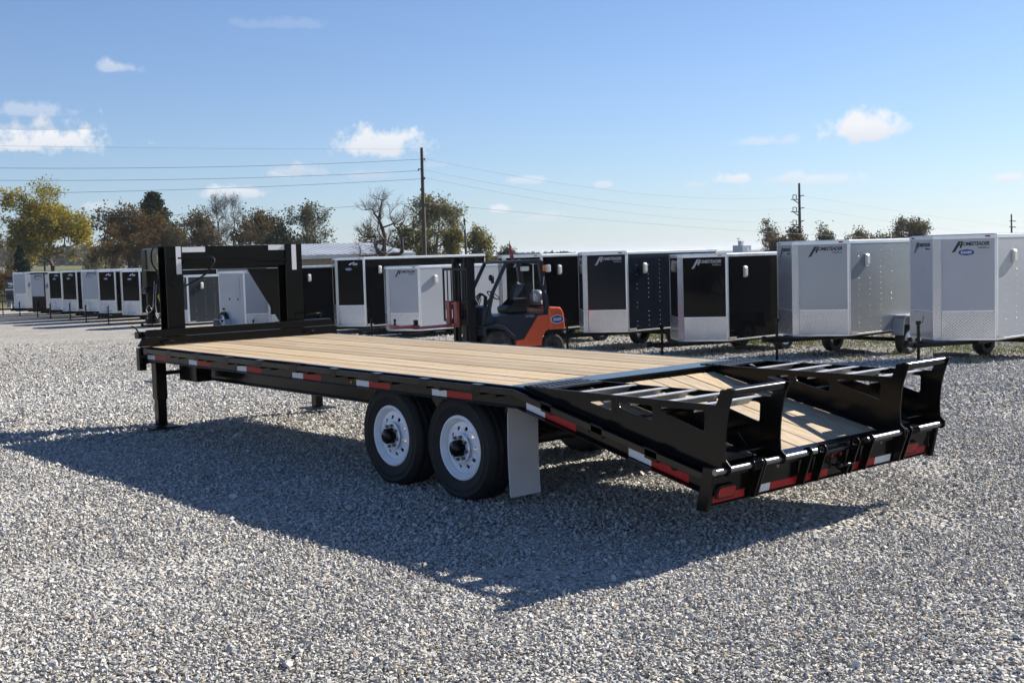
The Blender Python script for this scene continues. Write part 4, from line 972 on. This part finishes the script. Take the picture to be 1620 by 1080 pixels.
# ------------------------------------------------------------------ metal building, silo, fence
def building():
    a = at(362, 420, 88); b = at(645, 420, 97); a.z = b.z = 0; d = (b-a); ln = d.length; d.normalize()
    root = thing('metal_shed', 'long tan metal shed with a pale ribbed roof behind the black trailers', 'shed', (a.x, a.y, G(a.x, a.y)), math.atan2(d.y, d.x))
    g = G(a.x, a.y); ze = at(480, 403.5, 91).z-g; zr = at(480, 386.5, 97).z-g
    nside = 1 if (Matrix.Rotation(math.atan2(d.y, d.x), 3, 'Z') @ Vector((0,1,0))).dot(CAM-a) > 0 else -1   # towards the camera
    W2 = 7.0
    m = MB(); n = int(ln/.3)
    yf = 0
    m.prism([(0, 0), (0, ze-.05), (-nside*W2, zr-.12), (-nside*2*W2, ze-.05), (-nside*2*W2, 0)], 0, ln, 'X'); 
    wl = m.build('wall', 'tan_wall', root)
    m = MB()
    for k in range(int(ln/.45)): m.box(.1+k*.45, .16+k*.45, nside*.002, nside*.03, .1, ze-.2)
    o = m.build('wall_rib', 'tan_wall', wl); o['kind'] = 'stuff'
    for s in (0, 1):
        y0, y1 = (nside*.45, -nside*W2) if s == 0 else (-nside*2*W2-nside*.45, -nside*W2)
        sl = (zr-ze)/W2; ya = ze-.45*sl
        m = MB().prism([(y0, ya), (y0, ya+.05), (y1, zr+.05), (y1, zr)], -.5, ln+.5, 'X'); rf = m.build('roof', 'roof_metal', root)
        if s == 0:
            m = MB()
            for k in range(int(ln/.6)): m.prism([(y0, ya+.051), (y0, ya+.085), (y1, zr+.085), (y1, zr+.051)], k*.6, k*.6+.07, 'X')
            o = m.build('roof_rib', 'roof_metal', rf); o['kind'] = 'stuff'
    MB().box(-.5, ln+.5, nside*.46, nside*.50, ze-.32, ze-.04).build('gutter', 'roof_metal', root)
    MB().box(14, 21, nside*.035, nside*.06, .1, ze-.35).build('sliding_door', 'tan_wall', root, .01)
    MB().tube([(ln-1.2, -nside*1.5, ze+.2), (ln-1.2, -nside*1.5, ze+1.0)], .14, 10).lathe([(.14, 0), (.24, .1), (.2, .3), (0, .36)], 12, 'Z', (ln-1.2, -nside*1.5, ze+1.0)).build('roof_vent', 'silo', root)
building()
def silo():
    p = at(1174, 402, 420); g = G(p.x, p.y); root = thing('grain_elevator', 'small distant grey grain elevator above the black trailer roofs', 'grain elevator', (p.x, p.y, g))
    t = at(1174, 388, 420).z-g
    MB().box(-2.2, 2.2, -2.5, 2.5, 0, t).build('tower', 'silo', root, .1)
    MB().box(-.2, 1.0, -.8, .8, t, t+1.6).build('head_house', 'silo', root, .05)
    m = MB().tube([(1.6, 0, t), (1.6, 0, t+2.6)], .12, 6).tube([(-.2, 0, t+1.0), (-6, 0, t-5)], .10, 6).box(.9, 2.2, -.2, .2, t+2.3, t+2.5); m.build('leg_spout', 'silo', root)
silo()
def rail_fence():
    a = at(2, 434, 130); b = at(26, 433.5, 130); g = G(a.x, a.y); d = (b-a); d.z = 0; ln = d.length
    root = thing('rail_fence', 'short white board fence beside the dark cedar at the far left', 'fence', (a.x, a.y, 0), math.atan2(d.y, d.x)); zb = at(10, 436.5, 130).z
    for k in range(7):
        MB().box(k*ln/6-.05, k*ln/6+.05, -.05, .05, g, zb+.75).build('post', 'fence_white', root)
    for k in range(3): MB().box(0, ln, .052, .08, zb+.05+k*.25, zb+.2+k*.25).build('rail', 'fence_white', root)
rail_fence()

# ------------------------------------------------------------------ trees
TG = 'trees along the far side of the lot'
def tree(name, label, px, py_base, depth, h_px, w_px, crown_lo, leafmat, n_leaf, leaf_s, seed, bark='bark', limbs=70, shape=1., twig=1., trunk_r=None, lean=0., stems=1, group=None, spread=.5, full=1.):
    """px, py_base: the pixel of the trunk's foot; h_px, w_px: height and crown width as seen; depth in metres"""
    n_leaf = int(n_leaf*1.4); rg = np.random.default_rng(seed); p = at(px, py_base, depth); gz = G(p.x, p.y)
    s = depth/CAM_F; Hh = (py_base-h_px)*s if False else h_px*s; Wc = w_px*s
    lift = max(p.z-gz, -3); Hh += max(0, lift) if lift > 0 else 0
    root = thing(name, label, 'shrub' if name == 'shrub' else 'tree', (p.x, p.y, gz), rg.uniform(0, 6.28), group or TG)
    zc0 = Hh*crown_lo; r0 = trunk_r or Hh*.022
    # attractors in an uneven crown: a few overlapping lobes
    lobes = []
    for k in range(11):
        a = rg.uniform(0, 6.283); q = rg.uniform(.15, .74)*Wc/2
        lobes.append((q*math.cos(a), q*math.sin(a), zc0+(Hh-zc0)*rg.uniform(.18, .80), rg.uniform(.20, .36)*Wc/1.0*.62*full, (Hh-zc0)*rg.uniform(.14, .24)*full))
    lobes.append((0, 0, Hh-(Hh-zc0)*.27, Wc*.24, (Hh-zc0)*.27))
    A = []
    while len(A) < limbs:
        l = lobes[rg.integers(len(lobes))]; v = rg.normal(size=3); v /= np.linalg.norm(v); v *= rg.uniform(.3, 1)**.5
        q = np.array([l[0]+v[0]*l[3]*shape, l[1]+v[1]*l[3]*shape, l[2]+v[2]*l[4]])
        if q[2] < zc0*.9 or q[2] > Hh or math.hypot(q[0], q[1]) > Wc/2: continue
        A.append(q)
    A = np.array(A); order = np.argsort(np.linalg.norm(A-np.array([0, 0, zc0]), axis=1)); A = A[order]
    nodes = []; par = []
    def addn(q, pa): nodes.append(np.array(q, float)); par.append(pa); return len(nodes)-1
    for st in range(stems):
        b = np.array([rg.normal(0, .25), rg.normal(0, .25), -.2]) if stems > 1 else np.array([0, 0, -.2]); k = addn(b, -1)
        top = np.array([b[0]*3+lean*Hh*.3, b[1]*3, zc0*1.15+.3*(stems > 1)*Hh*rg.uniform(.2, .8)])
        for i in range(1, 6): k = addn(b+(top-b)*i/5+rg.normal(0, .012*Hh, 3)*(1, 1, 0), k)
        k0 = k
    # leading limb up the crown
    for i in range(1, 5): k = addn(nodes[k0]+np.array([rg.normal(0, .03*Wc), rg.normal(0, .03*Wc), (Hh*.86-zc0)*i/4]), k)
    for q in A:
        Nn = np.array(nodes); dv = q-Nn; dist = np.linalg.norm(dv, axis=1); up = dv[:, 2]
        cost = dist + np.where(up < 0, -up*1.6, 0) + .10*np.linalg.norm(Nn[:, :2], axis=1); cost[Nn[:, 2] < zc0*.62] = 1e9
        j = int(np.argmin(cost)); a = Nn[j]; m = max(2, int(dist[j]/(.11*Hh))+1); k = j
        for i in range(1, m+1):
            t = i/m; w = a*(1-t)+q*t + np.array([0, 0, -.10*dist[j]*math.sin(math.pi*t)*.6]) + rg.normal(0, .04*dist[j], 3)*(t < 1); k = addn(w, k)
    nb = len(nodes); ch = [0]*nb; load = np.zeros(nb)
    for i in range(nb-1, 0, -1):
        load[i] += 1
        if par[i] >= 0: load[par[i]] += load[i]
    mx = load.max(); rad = r0*np.maximum(.035, (load/mx)**.60)
    mb = MB(); V = mb.v; F = mb.f
    def seg(a, b, ra, rb, n=5):
        d = b-a; l = np.linalg.norm(d)
        if l < 1e-6: return
        d = d/l; x = np.cross(d, [0, 0, 1.]); 
        if np.linalg.norm(x) < .05: x = np.cross(d, [1., 0, 0])
        x /= np.linalg.norm(x); y = np.cross(d, x); o = len(V)
        for (c, r) in ((a, ra), (b, rb)):
            for k in range(n):
                t = 2*math.pi*k/n; V.append(tuple(c+(x*math.cos(t)+y*math.sin(t))*r))
        for k in range(n): F.append((o+k, o+(k+1) % n, o+n+(k+1) % n, o+n+k))
    tips = []
    for i in range(nb):
        if par[i] >= 0: seg(nodes[par[i]], nodes[i], rad[par[i]] if load[par[i]] < 3*load[i] else rad[i]*1.25, rad[i], 6 if rad[i] > .1 else 4)
    # twigs
    tw = .0055*depth/150*1.9
    for i in range(nb):
        if load[i] < mx*.05 and nodes[i][2] > zc0*.75:
            for k in range(int(3*twig)+(1 if rg.random() < (3*twig) % 1 else 0)):
                v = rg.normal(size=3); v[2] = abs(v[2])*.7+.15; out = nodes[i]-np.array([0, 0, zc0]); out[2] *= .5; v = v/np.linalg.norm(v)+out/np.linalg.norm(out+1e-6)*.6
                ln = rg.uniform(.05, .12)*Hh*.85; a = nodes[i]; b = a+v/np.linalg.norm(v)*ln*.6; seg(a, b, tw*1.6, tw*1.2, 3); tips.append(b)
                for _ in range(3):
                    v2 = v+rg.normal(0, .7, 3); c = b+v2/np.linalg.norm(v2)*ln*.6; seg(b, c, tw*1.1, tw*.6, 3); tips.append(c)
                    if twig > 1.2:
                        v3 = v2+rg.normal(0, .8, 3); e = c+v3/np.linalg.norm(v3)*ln*.4; seg(c, e, tw*.8, tw*.5, 3); tips.append(e)
    me = bpy.data.meshes.new('trunk'); me.from_pydata(V, [], F); link('trunk', me, bark, root)
    if n_leaf:
        T = np.array(tips); idx = rg.integers(0, len(T), n_leaf); C = T[idx]+rg.normal(0, spread*leaf_s*2.2, (n_leaf, 3)); crown_mesh(root, C, leaf_s*.66, leafmat, rg)
    return root
def crown_mesh(root, C, leaf_s, leafmat, rg, nm='crown', flatten=1.):
    n = len(C); a = rg.normal(size=(n, 3)); a /= np.linalg.norm(a, axis=1)[:, None]; b = rg.normal(size=(n, 3)); b -= a*(a*b).sum(1)[:, None]; b /= np.linalg.norm(b, axis=1)[:, None]
    s = leaf_s*rg.uniform(.5, 1.25, (n, 1)); a = a*s*.8; b = b*s*.5
    V = np.stack([C-a, C-b*.9+a*.1, C+a, C+b], 1).reshape(-1, 3); F = np.arange(4*n).reshape(n, 4)
    me = bpy.data.meshes.new(nm); me.from_pydata(V.tolist(), [], F.tolist()); return link(nm, me, leafmat, root)
def evergreen(name, label, px, py_base, depth, h_px, w_px, n, seed, base=.12, power=.8, leafmat='leaf_dark', cat='tree', leaf_s=.32):
    rg = np.random.default_rng(seed); p = at(px, py_base, depth); gz = G(p.x, p.y); s = depth/CAM_F; Hh = h_px*s+max(0, p.z-gz); Wc = w_px*s
    root = thing(name, label, cat, (p.x, p.y, gz), 0, TG)
    MB().tube([(0, 0, -.2), (0, 0, Hh*.5), (0, 0, Hh*.95)], [Hh*.022, Hh*.014, .02], 6).build('trunk', 'bark', root)
    # tiers of boughs
    C = []
    bo = MB()
    for k in range(90):
        t = rg.random()**.8; z = Hh*(base+(1-base)*t); r = Wc/2*(1-t)**power*rg.uniform(.62, 1.08); a = rg.uniform(0, 6.283)
        e = np.array([r*math.cos(a), r*math.sin(a), z+r*.12]); bo.tube([(0, 0, z-r*.1), tuple(e)], [.04, .012], 3, False)
        m = int(n/90)
        q = rg.uniform(.25, 1.05, (m, 1)); C.append(np.array([0, 0, z-r*.1])*(1-q)+e*q + rg.normal(0, .035*Hh, (m, 3))*(.5+.6*(1-t)))
    bo.build('boughs', 'bark', root)
    C = np.concatenate(C); C[:, 2] = np.clip(C[:, 2], Hh*base*.6, Hh*1.02); crown_mesh(root, C, leaf_s, leafmat, rg)
    return root
tree('maple_tree', 'yellow-green maple with a wide round crown, standing at the left', 82, 432, 150, 134, 136, .24, 'leaf_yellow', 15000, .32, 33, limbs=170, twig=1.2, full=1.5)
evergreen('cedar_tree', 'small dark cedar beside the white board fence at the far left', 35, 440, 120, 51, 34, 3600, 4, base=.08, power=.55, leaf_s=.2)
tree('bare_tree', 'half bare brown tree cut off by the left edge of the photo', -14, 432, 140, 100, 46, .25, 'leaf_brown', 700, .3, 5, twig=1.3)
tree('oak_tree', 'broad rust-brown oak behind the gooseneck at the left', 205, 432, 140, 98, 110, .12, 'leaf_rust', 5200, .32, 6, limbs=120, twig=1.2, full=1.2)
tree('oak_tree', 'rust-brown oak directly behind the gooseneck, in front of the tall evergreen', 262, 432, 142, 92, 66, .15, 'leaf_rust', 3600, .32, 16, limbs=80, twig=1.2)
evergreen('evergreen_tree', 'tall dark evergreen rising above the rust-brown oaks', 248, 432, 150, 124, 96, 9500, 7, base=.25, power=.55, leaf_s=.26)
tree('oak_tree', 'thinning brown-green tree just right of the tall evergreen', 312, 430, 145, 100, 62, .15, 'leaf_brown', 3200, .32, 8, limbs=90, twig=1.3)
tree('bare_tree', 'slender bare grey tree, left one of the pair behind the gooseneck', 348, 428, 140, 118, 44, .35, 'leaf_brown', 60, .25, 9, bark='bark_grey', limbs=60, twig=1.5, trunk_r=.16)
tree('bare_tree', 'slender bare grey tree, right one of the pair behind the gooseneck', 373, 428, 142, 119, 46, .38, 'leaf_brown', 40, .25, 10, bark='bark_grey', limbs=60, twig=1.5, trunk_r=.16)
tree('oak_tree', 'low olive-brown tree behind the left end of the shed roof', 420, 426, 135, 88, 84, .15, 'leaf_brown', 3400, .32, 11, limbs=90, twig=1.3)
tree('ash_tree', 'round thinly leaved grey-green tree above the shed roof', 492, 424, 130, 97, 84, .22, 'leaf_green', 2600, .26, 12, limbs=110, twig=1.5, bark='bark_grey')
tree('bare_oak', 'big bare dark oak with twisted limbs left of the tall pole', 609, 424, 92, 124, 124, .16, None, 0, .2, 31, limbs=95, twig=1.5, trunk_r=.40, shape=1.25)
tree('cottonwood_tree', 'tall pale olive tree right behind the tall pole', 690, 420, 115, 110, 76, .18, 'leaf_olive', 2900, .25, 14, limbs=110, twig=1.6, bark='bark_grey', shape=.9)
tree('scrub_tree', 'low brown-green tree between the bare oak and the tall pole', 640, 422, 105, 62, 74, .08, 'leaf_green', 2600, .26, 15, limbs=70, twig=1.2)
tree('scrub_tree', 'low olive tree under the short leaning pole', 722, 420, 108, 58, 60, .08, 'leaf_olive', 2400, .26, 17, limbs=70, twig=1.2)
tree('maple_tree', 'small dense yellow-green tree right of the short leaning pole', 764, 420, 135, 57, 46, .08, 'leaf_olive', 2800, .30, 18, limbs=60)
tree('scrub_tree', 'low dark shrubby tree left of the forklift mast', 800, 418, 160, 26, 46, .05, 'leaf_green', 1500, .34, 19, limbs=40)
tree('bare_tree', 'dark half bare tree at the left end of the tree group behind the silver trailer', 1217, 402, 150, 52, 46, .25, 'leaf_brown', 900, .26, 20, limbs=60, twig=1.6)
tree('oak_tree', 'small brown tree at the foot of the pole with brackets', 1262, 402, 150, 42, 44, .10, 'leaf_brown', 1500, .30, 21, limbs=50, twig=1.2)
tree('oak_tree', 'small dark green tree between the bracketed pole and the silver trailer lettering', 1306, 400, 150, 46, 42, .10, 'leaf_green', 1700, .28, 22, limbs=50, twig=1.1)
tree('bare_tree', 'sparse brown tree above the silver trailer roof edge', 1360, 400, 150, 40, 54, .15, 'leaf_brown', 900, .26, 23, limbs=60, twig=1.5)
tree('oak_tree', 'dark brown round tree left of the rightmost white trailer', 1440, 398, 150, 52, 86, .12, 'leaf_brown', 3600, .28, 24, limbs=110, twig=1.4)
tree('maple_tree', 'small yellowish tree in the field beyond the far trailers', 152, 430, 260, 30, 40, .1, 'leaf_olive', 1300, .45, 25, limbs=40)
tree('shrub', 'tangled brown shrub at the far left edge', 8, 470, 88, 36, 34, .02, 'leaf_rust', 1700, .14, 26, limbs=50, twig=1.5, trunk_r=.06)
tree('shrub', 'low orange-brown bush next to the board fence', 12, 434, 125, 18, 22, .02, 'leaf_rust', 900, .18, 27, limbs=30, trunk_r=.06)

for k, (px, hp, wp, lf, lab) in enumerate(((178, 66, 60, 'leaf_rust', 'low rusty scrub tree at the left end of the oaks'), (232, 60, 60, 'leaf_rust', 'low rust scrub tree under the tall evergreen'), (292, 72, 64, 'leaf_brown', 'low brown scrub tree right of the tall evergreen'),
        (335, 66, 60, 'leaf_brown', 'low brown scrub tree under the pair of bare grey trees'), (392, 72, 64, 'leaf_brown', 'low brown scrub tree at the left gable of the shed'), (452, 70, 66, 'leaf_green', 'low green-brown scrub tree behind the middle of the shed roof'),
        (585, 56, 70, 'leaf_brown', 'wispy brown scrub tree at the right gable of the shed'), (668, 70, 66, 'leaf_olive', 'low olive scrub tree around the foot of the tall pole'), (1238, 34, 44, 'leaf_brown', 'low brown scrub tree between two trees left of the bracketed pole'), (1400, 36, 60, 'leaf_brown', 'low brown scrub tree left of the dark brown round tree'))):
    tree('scrub_tree', lab, px, 428-px*.018, 128, hp, wp, .04, lf, 1500, .28, 60+k, limbs=60, twig=1.7)
def far_wood():
    rg = np.random.default_rng(40); C = []
    for k in range(420):
        px = rg.uniform(-500, 330) if k < 330 else rg.uniform(330, 900); dep = rg.uniform(540, 760); p = at(px, 420, dep); g = G(p.x, p.y); hh = rg.uniform(7.5, 12)*(1 if k < 330 else .35); w = rg.uniform(4, 7)
        m = 70; v = rg.normal(size=(m, 3)); v /= np.linalg.norm(v, axis=1)[:, None]; C.append(np.array([p.x, p.y, g+hh*.52])+v*np.array([w, w, hh*.5])*rg.uniform(.5, 1, (m, 1)))
    C = np.concatenate(C); rt = crown_mesh(None, C, 1.9, 'leaf_far', rg, 'distant_wood'); tag(rt, 'hazy wood along the horizon at the left', 'wood', None, 'stuff')
far_wood()

# ------------------------------------------------------------------ poles and wires
def utility_pole(name, label, px, py_base, py_top, depth, r, dx_top=0.):
    b = at(px, py_base, depth); t = at(px+dx_top, py_top, depth); g = G(b.x, b.y); b.z = g-.3
    root = thing(name, label, 'utility pole', (b.x, b.y, g), 0, 'utility poles behind the lot'); o = root.location.copy()
    MB().tube([tuple(b-o), tuple(b.lerp(t, .5)-o), tuple(t-o)], [r, r*.85, r*.62], 10).build('pole', 'pole_wood', root)
    return root, o
def rel(px, py, dep, o): return tuple(at(px, py, dep)-o)
P1, o1 = utility_pole('utility_pole', 'tall wooden utility pole in the middle of the view', 672, 424, 234, 84, .17, -5)
for k, (py, dxs) in enumerate(((252, 1), (268, -1), (281.5, 1))):
    m = MB().bar(rel(667, py, 84, o1), rel(667+dxs*5.5, py-.6, 84, o1), .07, .07); m.tube([rel(667+dxs*5, py, 84, o1), rel(667+dxs*5, py+2.2, 84, o1)], .05, 6); m.build('insulator_arm', 'pole_wood', P1)
m = MB().bar(rel(662, 325.5, 84, o1), rel(675, 324.5, 84, o1), .09, .09); m.tube([rel(663, 325, 84, o1), rel(663, 321, 84, o1)], .06, 6); m.tube([rel(674, 325, 84, o1), rel(674, 321, 84, o1)], .06, 6); m.build('crossarm', 'pole_wood', P1)
P2, o2 = utility_pole('utility_pole', 'short leaning utility pole carrying a transformer, left of the forklift', 739, 424, 346, 100, .13, -4.5)
MB().tube([rel(733, 357, 100, o2), rel(733, 363, 100, o2)], .16, 10).build('transformer', 'silo', P2)
MB().bar(rel(732, 350, 100, o2), rel(738, 349, 100, o2), .08, .08).build('crossarm', 'pole_wood', P2)
P3, o3 = utility_pole('utility_pole', 'distant pole with three bracket frames above the silver trailer', 1266, 402, 290, 150, .22, -1.7)
for py in (310, 329.5, 350):
    m = MB(); D = 150
    m.bar(rel(1264.5, py+.6, D, o3), rel(1272, py-1, D, o3), .12, .12)
    m.bar(rel(1251, py+5.5, D, o3), rel(1264, py+5.8, D, o3), .10, .10); m.bar(rel(1255, py+5.6, D, o3), rel(1264.5, py+12.5, D, o3), .10, .10); m.bar(rel(1254.5, py-1.5, D, o3), rel(1254.5, py+5, D, o3), .09, .09); m.bar(rel(1260, py-1.5, D, o3), rel(1260, py+5, D, o3), .09, .09); m.bar(rel(1254.5, py-1.5, D, o3), rel(1260, py-1.3, D, o3), .08, .08)
    m.build('bracket', 'pole_wood', P3)
P4, o4 = utility_pole('utility_pole', 'thin distant pole near the right edge above the white trailer', 1601, 392, 339, 210, .20, -1)
for py in (349.5, 359): MB().bar(rel(1597, py, 210, o4), rel(1607, py+.5, 210, o4), .14, .14).build('crossarm', 'pole_wood', P4)
P5, o5 = utility_pole('utility_pole', 'thin dark pole in front of the yellow-green maple', 70, 436, 384, 135, .12, 0)
WG = 'overhead wires strung from the tall pole'
def wire(label, a, b, sag, r=.012):
    A = at(*a); B_ = at(*b); n = 28; pts = []
    for k in range(n+1):
        t = k/n; q = A.lerp(B_, t); q.z -= sag*4*t*(1-t); pts.append(tuple(q))
    o = MB().tube(pts, r, 4, False).build('overhead_wire', 'wire', None); tag(o, label, 'wire', WG)
wire('highest overhead wire running left from the tall pole', (667, 252, 84), (-260, 262, 62), .35)
wire('second overhead wire down, running left from the tall pole', (664, 270, 84), (-260, 282, 62), .35)
wire('third overhead wire down, running left from the tall pole', (667, 283, 84), (-260, 309, 62), .25)
wire('lowest overhead wire running left from the crossarm of the tall pole', (663, 321, 84), (-260, 352, 75), .25, .011)
wire('faint highest overhead wire running right from the tall pole', (672, 251, 84), (1262, 310, 150), 1.3, .009)
wire('faint second overhead wire running right from the tall pole', (667, 268, 84), (1262, 329, 150), 1.3, .009)
wire('faint third overhead wire running right from the tall pole', (672, 281, 84), (1262, 350, 150), 1.1, .009)
wire('low overhead wire running right from the crossarm of the tall pole', (674, 321, 84), (1700, 372, 190), 1.4, .011)
wire('thin top wire from the tall pole top towards the left', (667, 236, 84), (-260, 226, 62), .1, .005)
wire('thin wire from the bracketed pole towards the right', (1272, 310, 150), (1800, 372, 260), 1.0, .010)
wire('lower wire from the bracketed pole towards the right', (1272, 329, 150), (1800, 388, 260), 1.0, .010)

# ------------------------------------------------------------------ grass, weeds, timber blocks
def tufts():
    rg = np.random.default_rng(50); C = []
    def patch(x, y, sx, sy, n): C.append(np.column_stack([rg.normal(x, sx, n), rg.normal(y, sy, n)]))
    for k in range(150):
        x = rg.uniform(0, 34); y = -19.5-abs(rg.normal(0, 1.6))+.4; patch(x, y, .35, .25, 60)
    p = at(970, 546, 27); patch(p.x, p.y, .18, .10, 160)
    for k in range(26): patch(rg.uniform(2, 30), rg.uniform(-19.5, -15.2), .12, .1, 30)
    for (px, py) in ((1252, 560), (1470, 556), (1040, 556)):
        d = 25; p = at(px, py, d); patch(p.x, p.y-1, .3, .15, 50)
    C = np.concatenate(C); n = len(C); z = np.array([G(a, b) for a, b in C]); h = rg.uniform(.05, .17, n); a = rg.uniform(0, 6.283, n); w = .012
    b0 = np.column_stack([C[:,0]-w*np.cos(a), C[:,1]-w*np.sin(a), z-.01]); b1 = np.column_stack([C[:,0]+w*np.cos(a), C[:,1]+w*np.sin(a), z-.01]); t = np.column_stack([C[:,0]+rg.normal(0, .05, n), C[:,1]+rg.normal(0, .05, n), z+h])
    me = bpy.data.meshes.new('grass'); me.from_pydata(np.stack([b0, b1, t], 1).reshape(-1, 3).tolist(), [], np.arange(3*n).reshape(n, 3).tolist()); o = link('grass', me, 'grass'); tag(o, 'weedy grass growing along the edge behind the cargo trailers', 'grass', None, 'stuff')
tufts()
for (px, py, dep, lab) in ((1345, 553, 26.2, 'dark timber block lying on gravel under the silver trailer'), (1185, 547, 28.2, 'dark timber block lying on gravel under the glossy black trailer'), (1505, 557, 24.2, 'short dark timber block by the rightmost white trailer wheel')):
    p = at(px, py, dep); o = MB().box(-.35, .35, -.1, .1, 0, .10).build('timber_block', 'timber', None, .01, (p.x, p.y, G(p.x, p.y))); tag(o, lab, 'timber block'); o.rotation_euler = (0, 0, random.uniform(-.3, .3))

# ------------------------------------------------------------------ the autumn haze
hz = MB().box(-6300, 6300, -6300, 6300, -2.2, 24).build('haze', None); hz['kind'] = 'stuff'
hm = bpy.data.materials.new('haze'); hm.use_nodes = True; hn = hm.node_tree.nodes; hn.clear()
ho = hn.new('ShaderNodeOutputMaterial'); hv = hn.new('ShaderNodeVolumePrincipled'); hv.inputs['Color'].default_value = (.80, .88, 1, 1); hv.inputs['Density'].default_value = .00014; hv.inputs['Anisotropy'].default_value = .2
hm.node_tree.links.new(hv.outputs[0], ho.inputs['Volume']); hz.data.materials.append(hm)
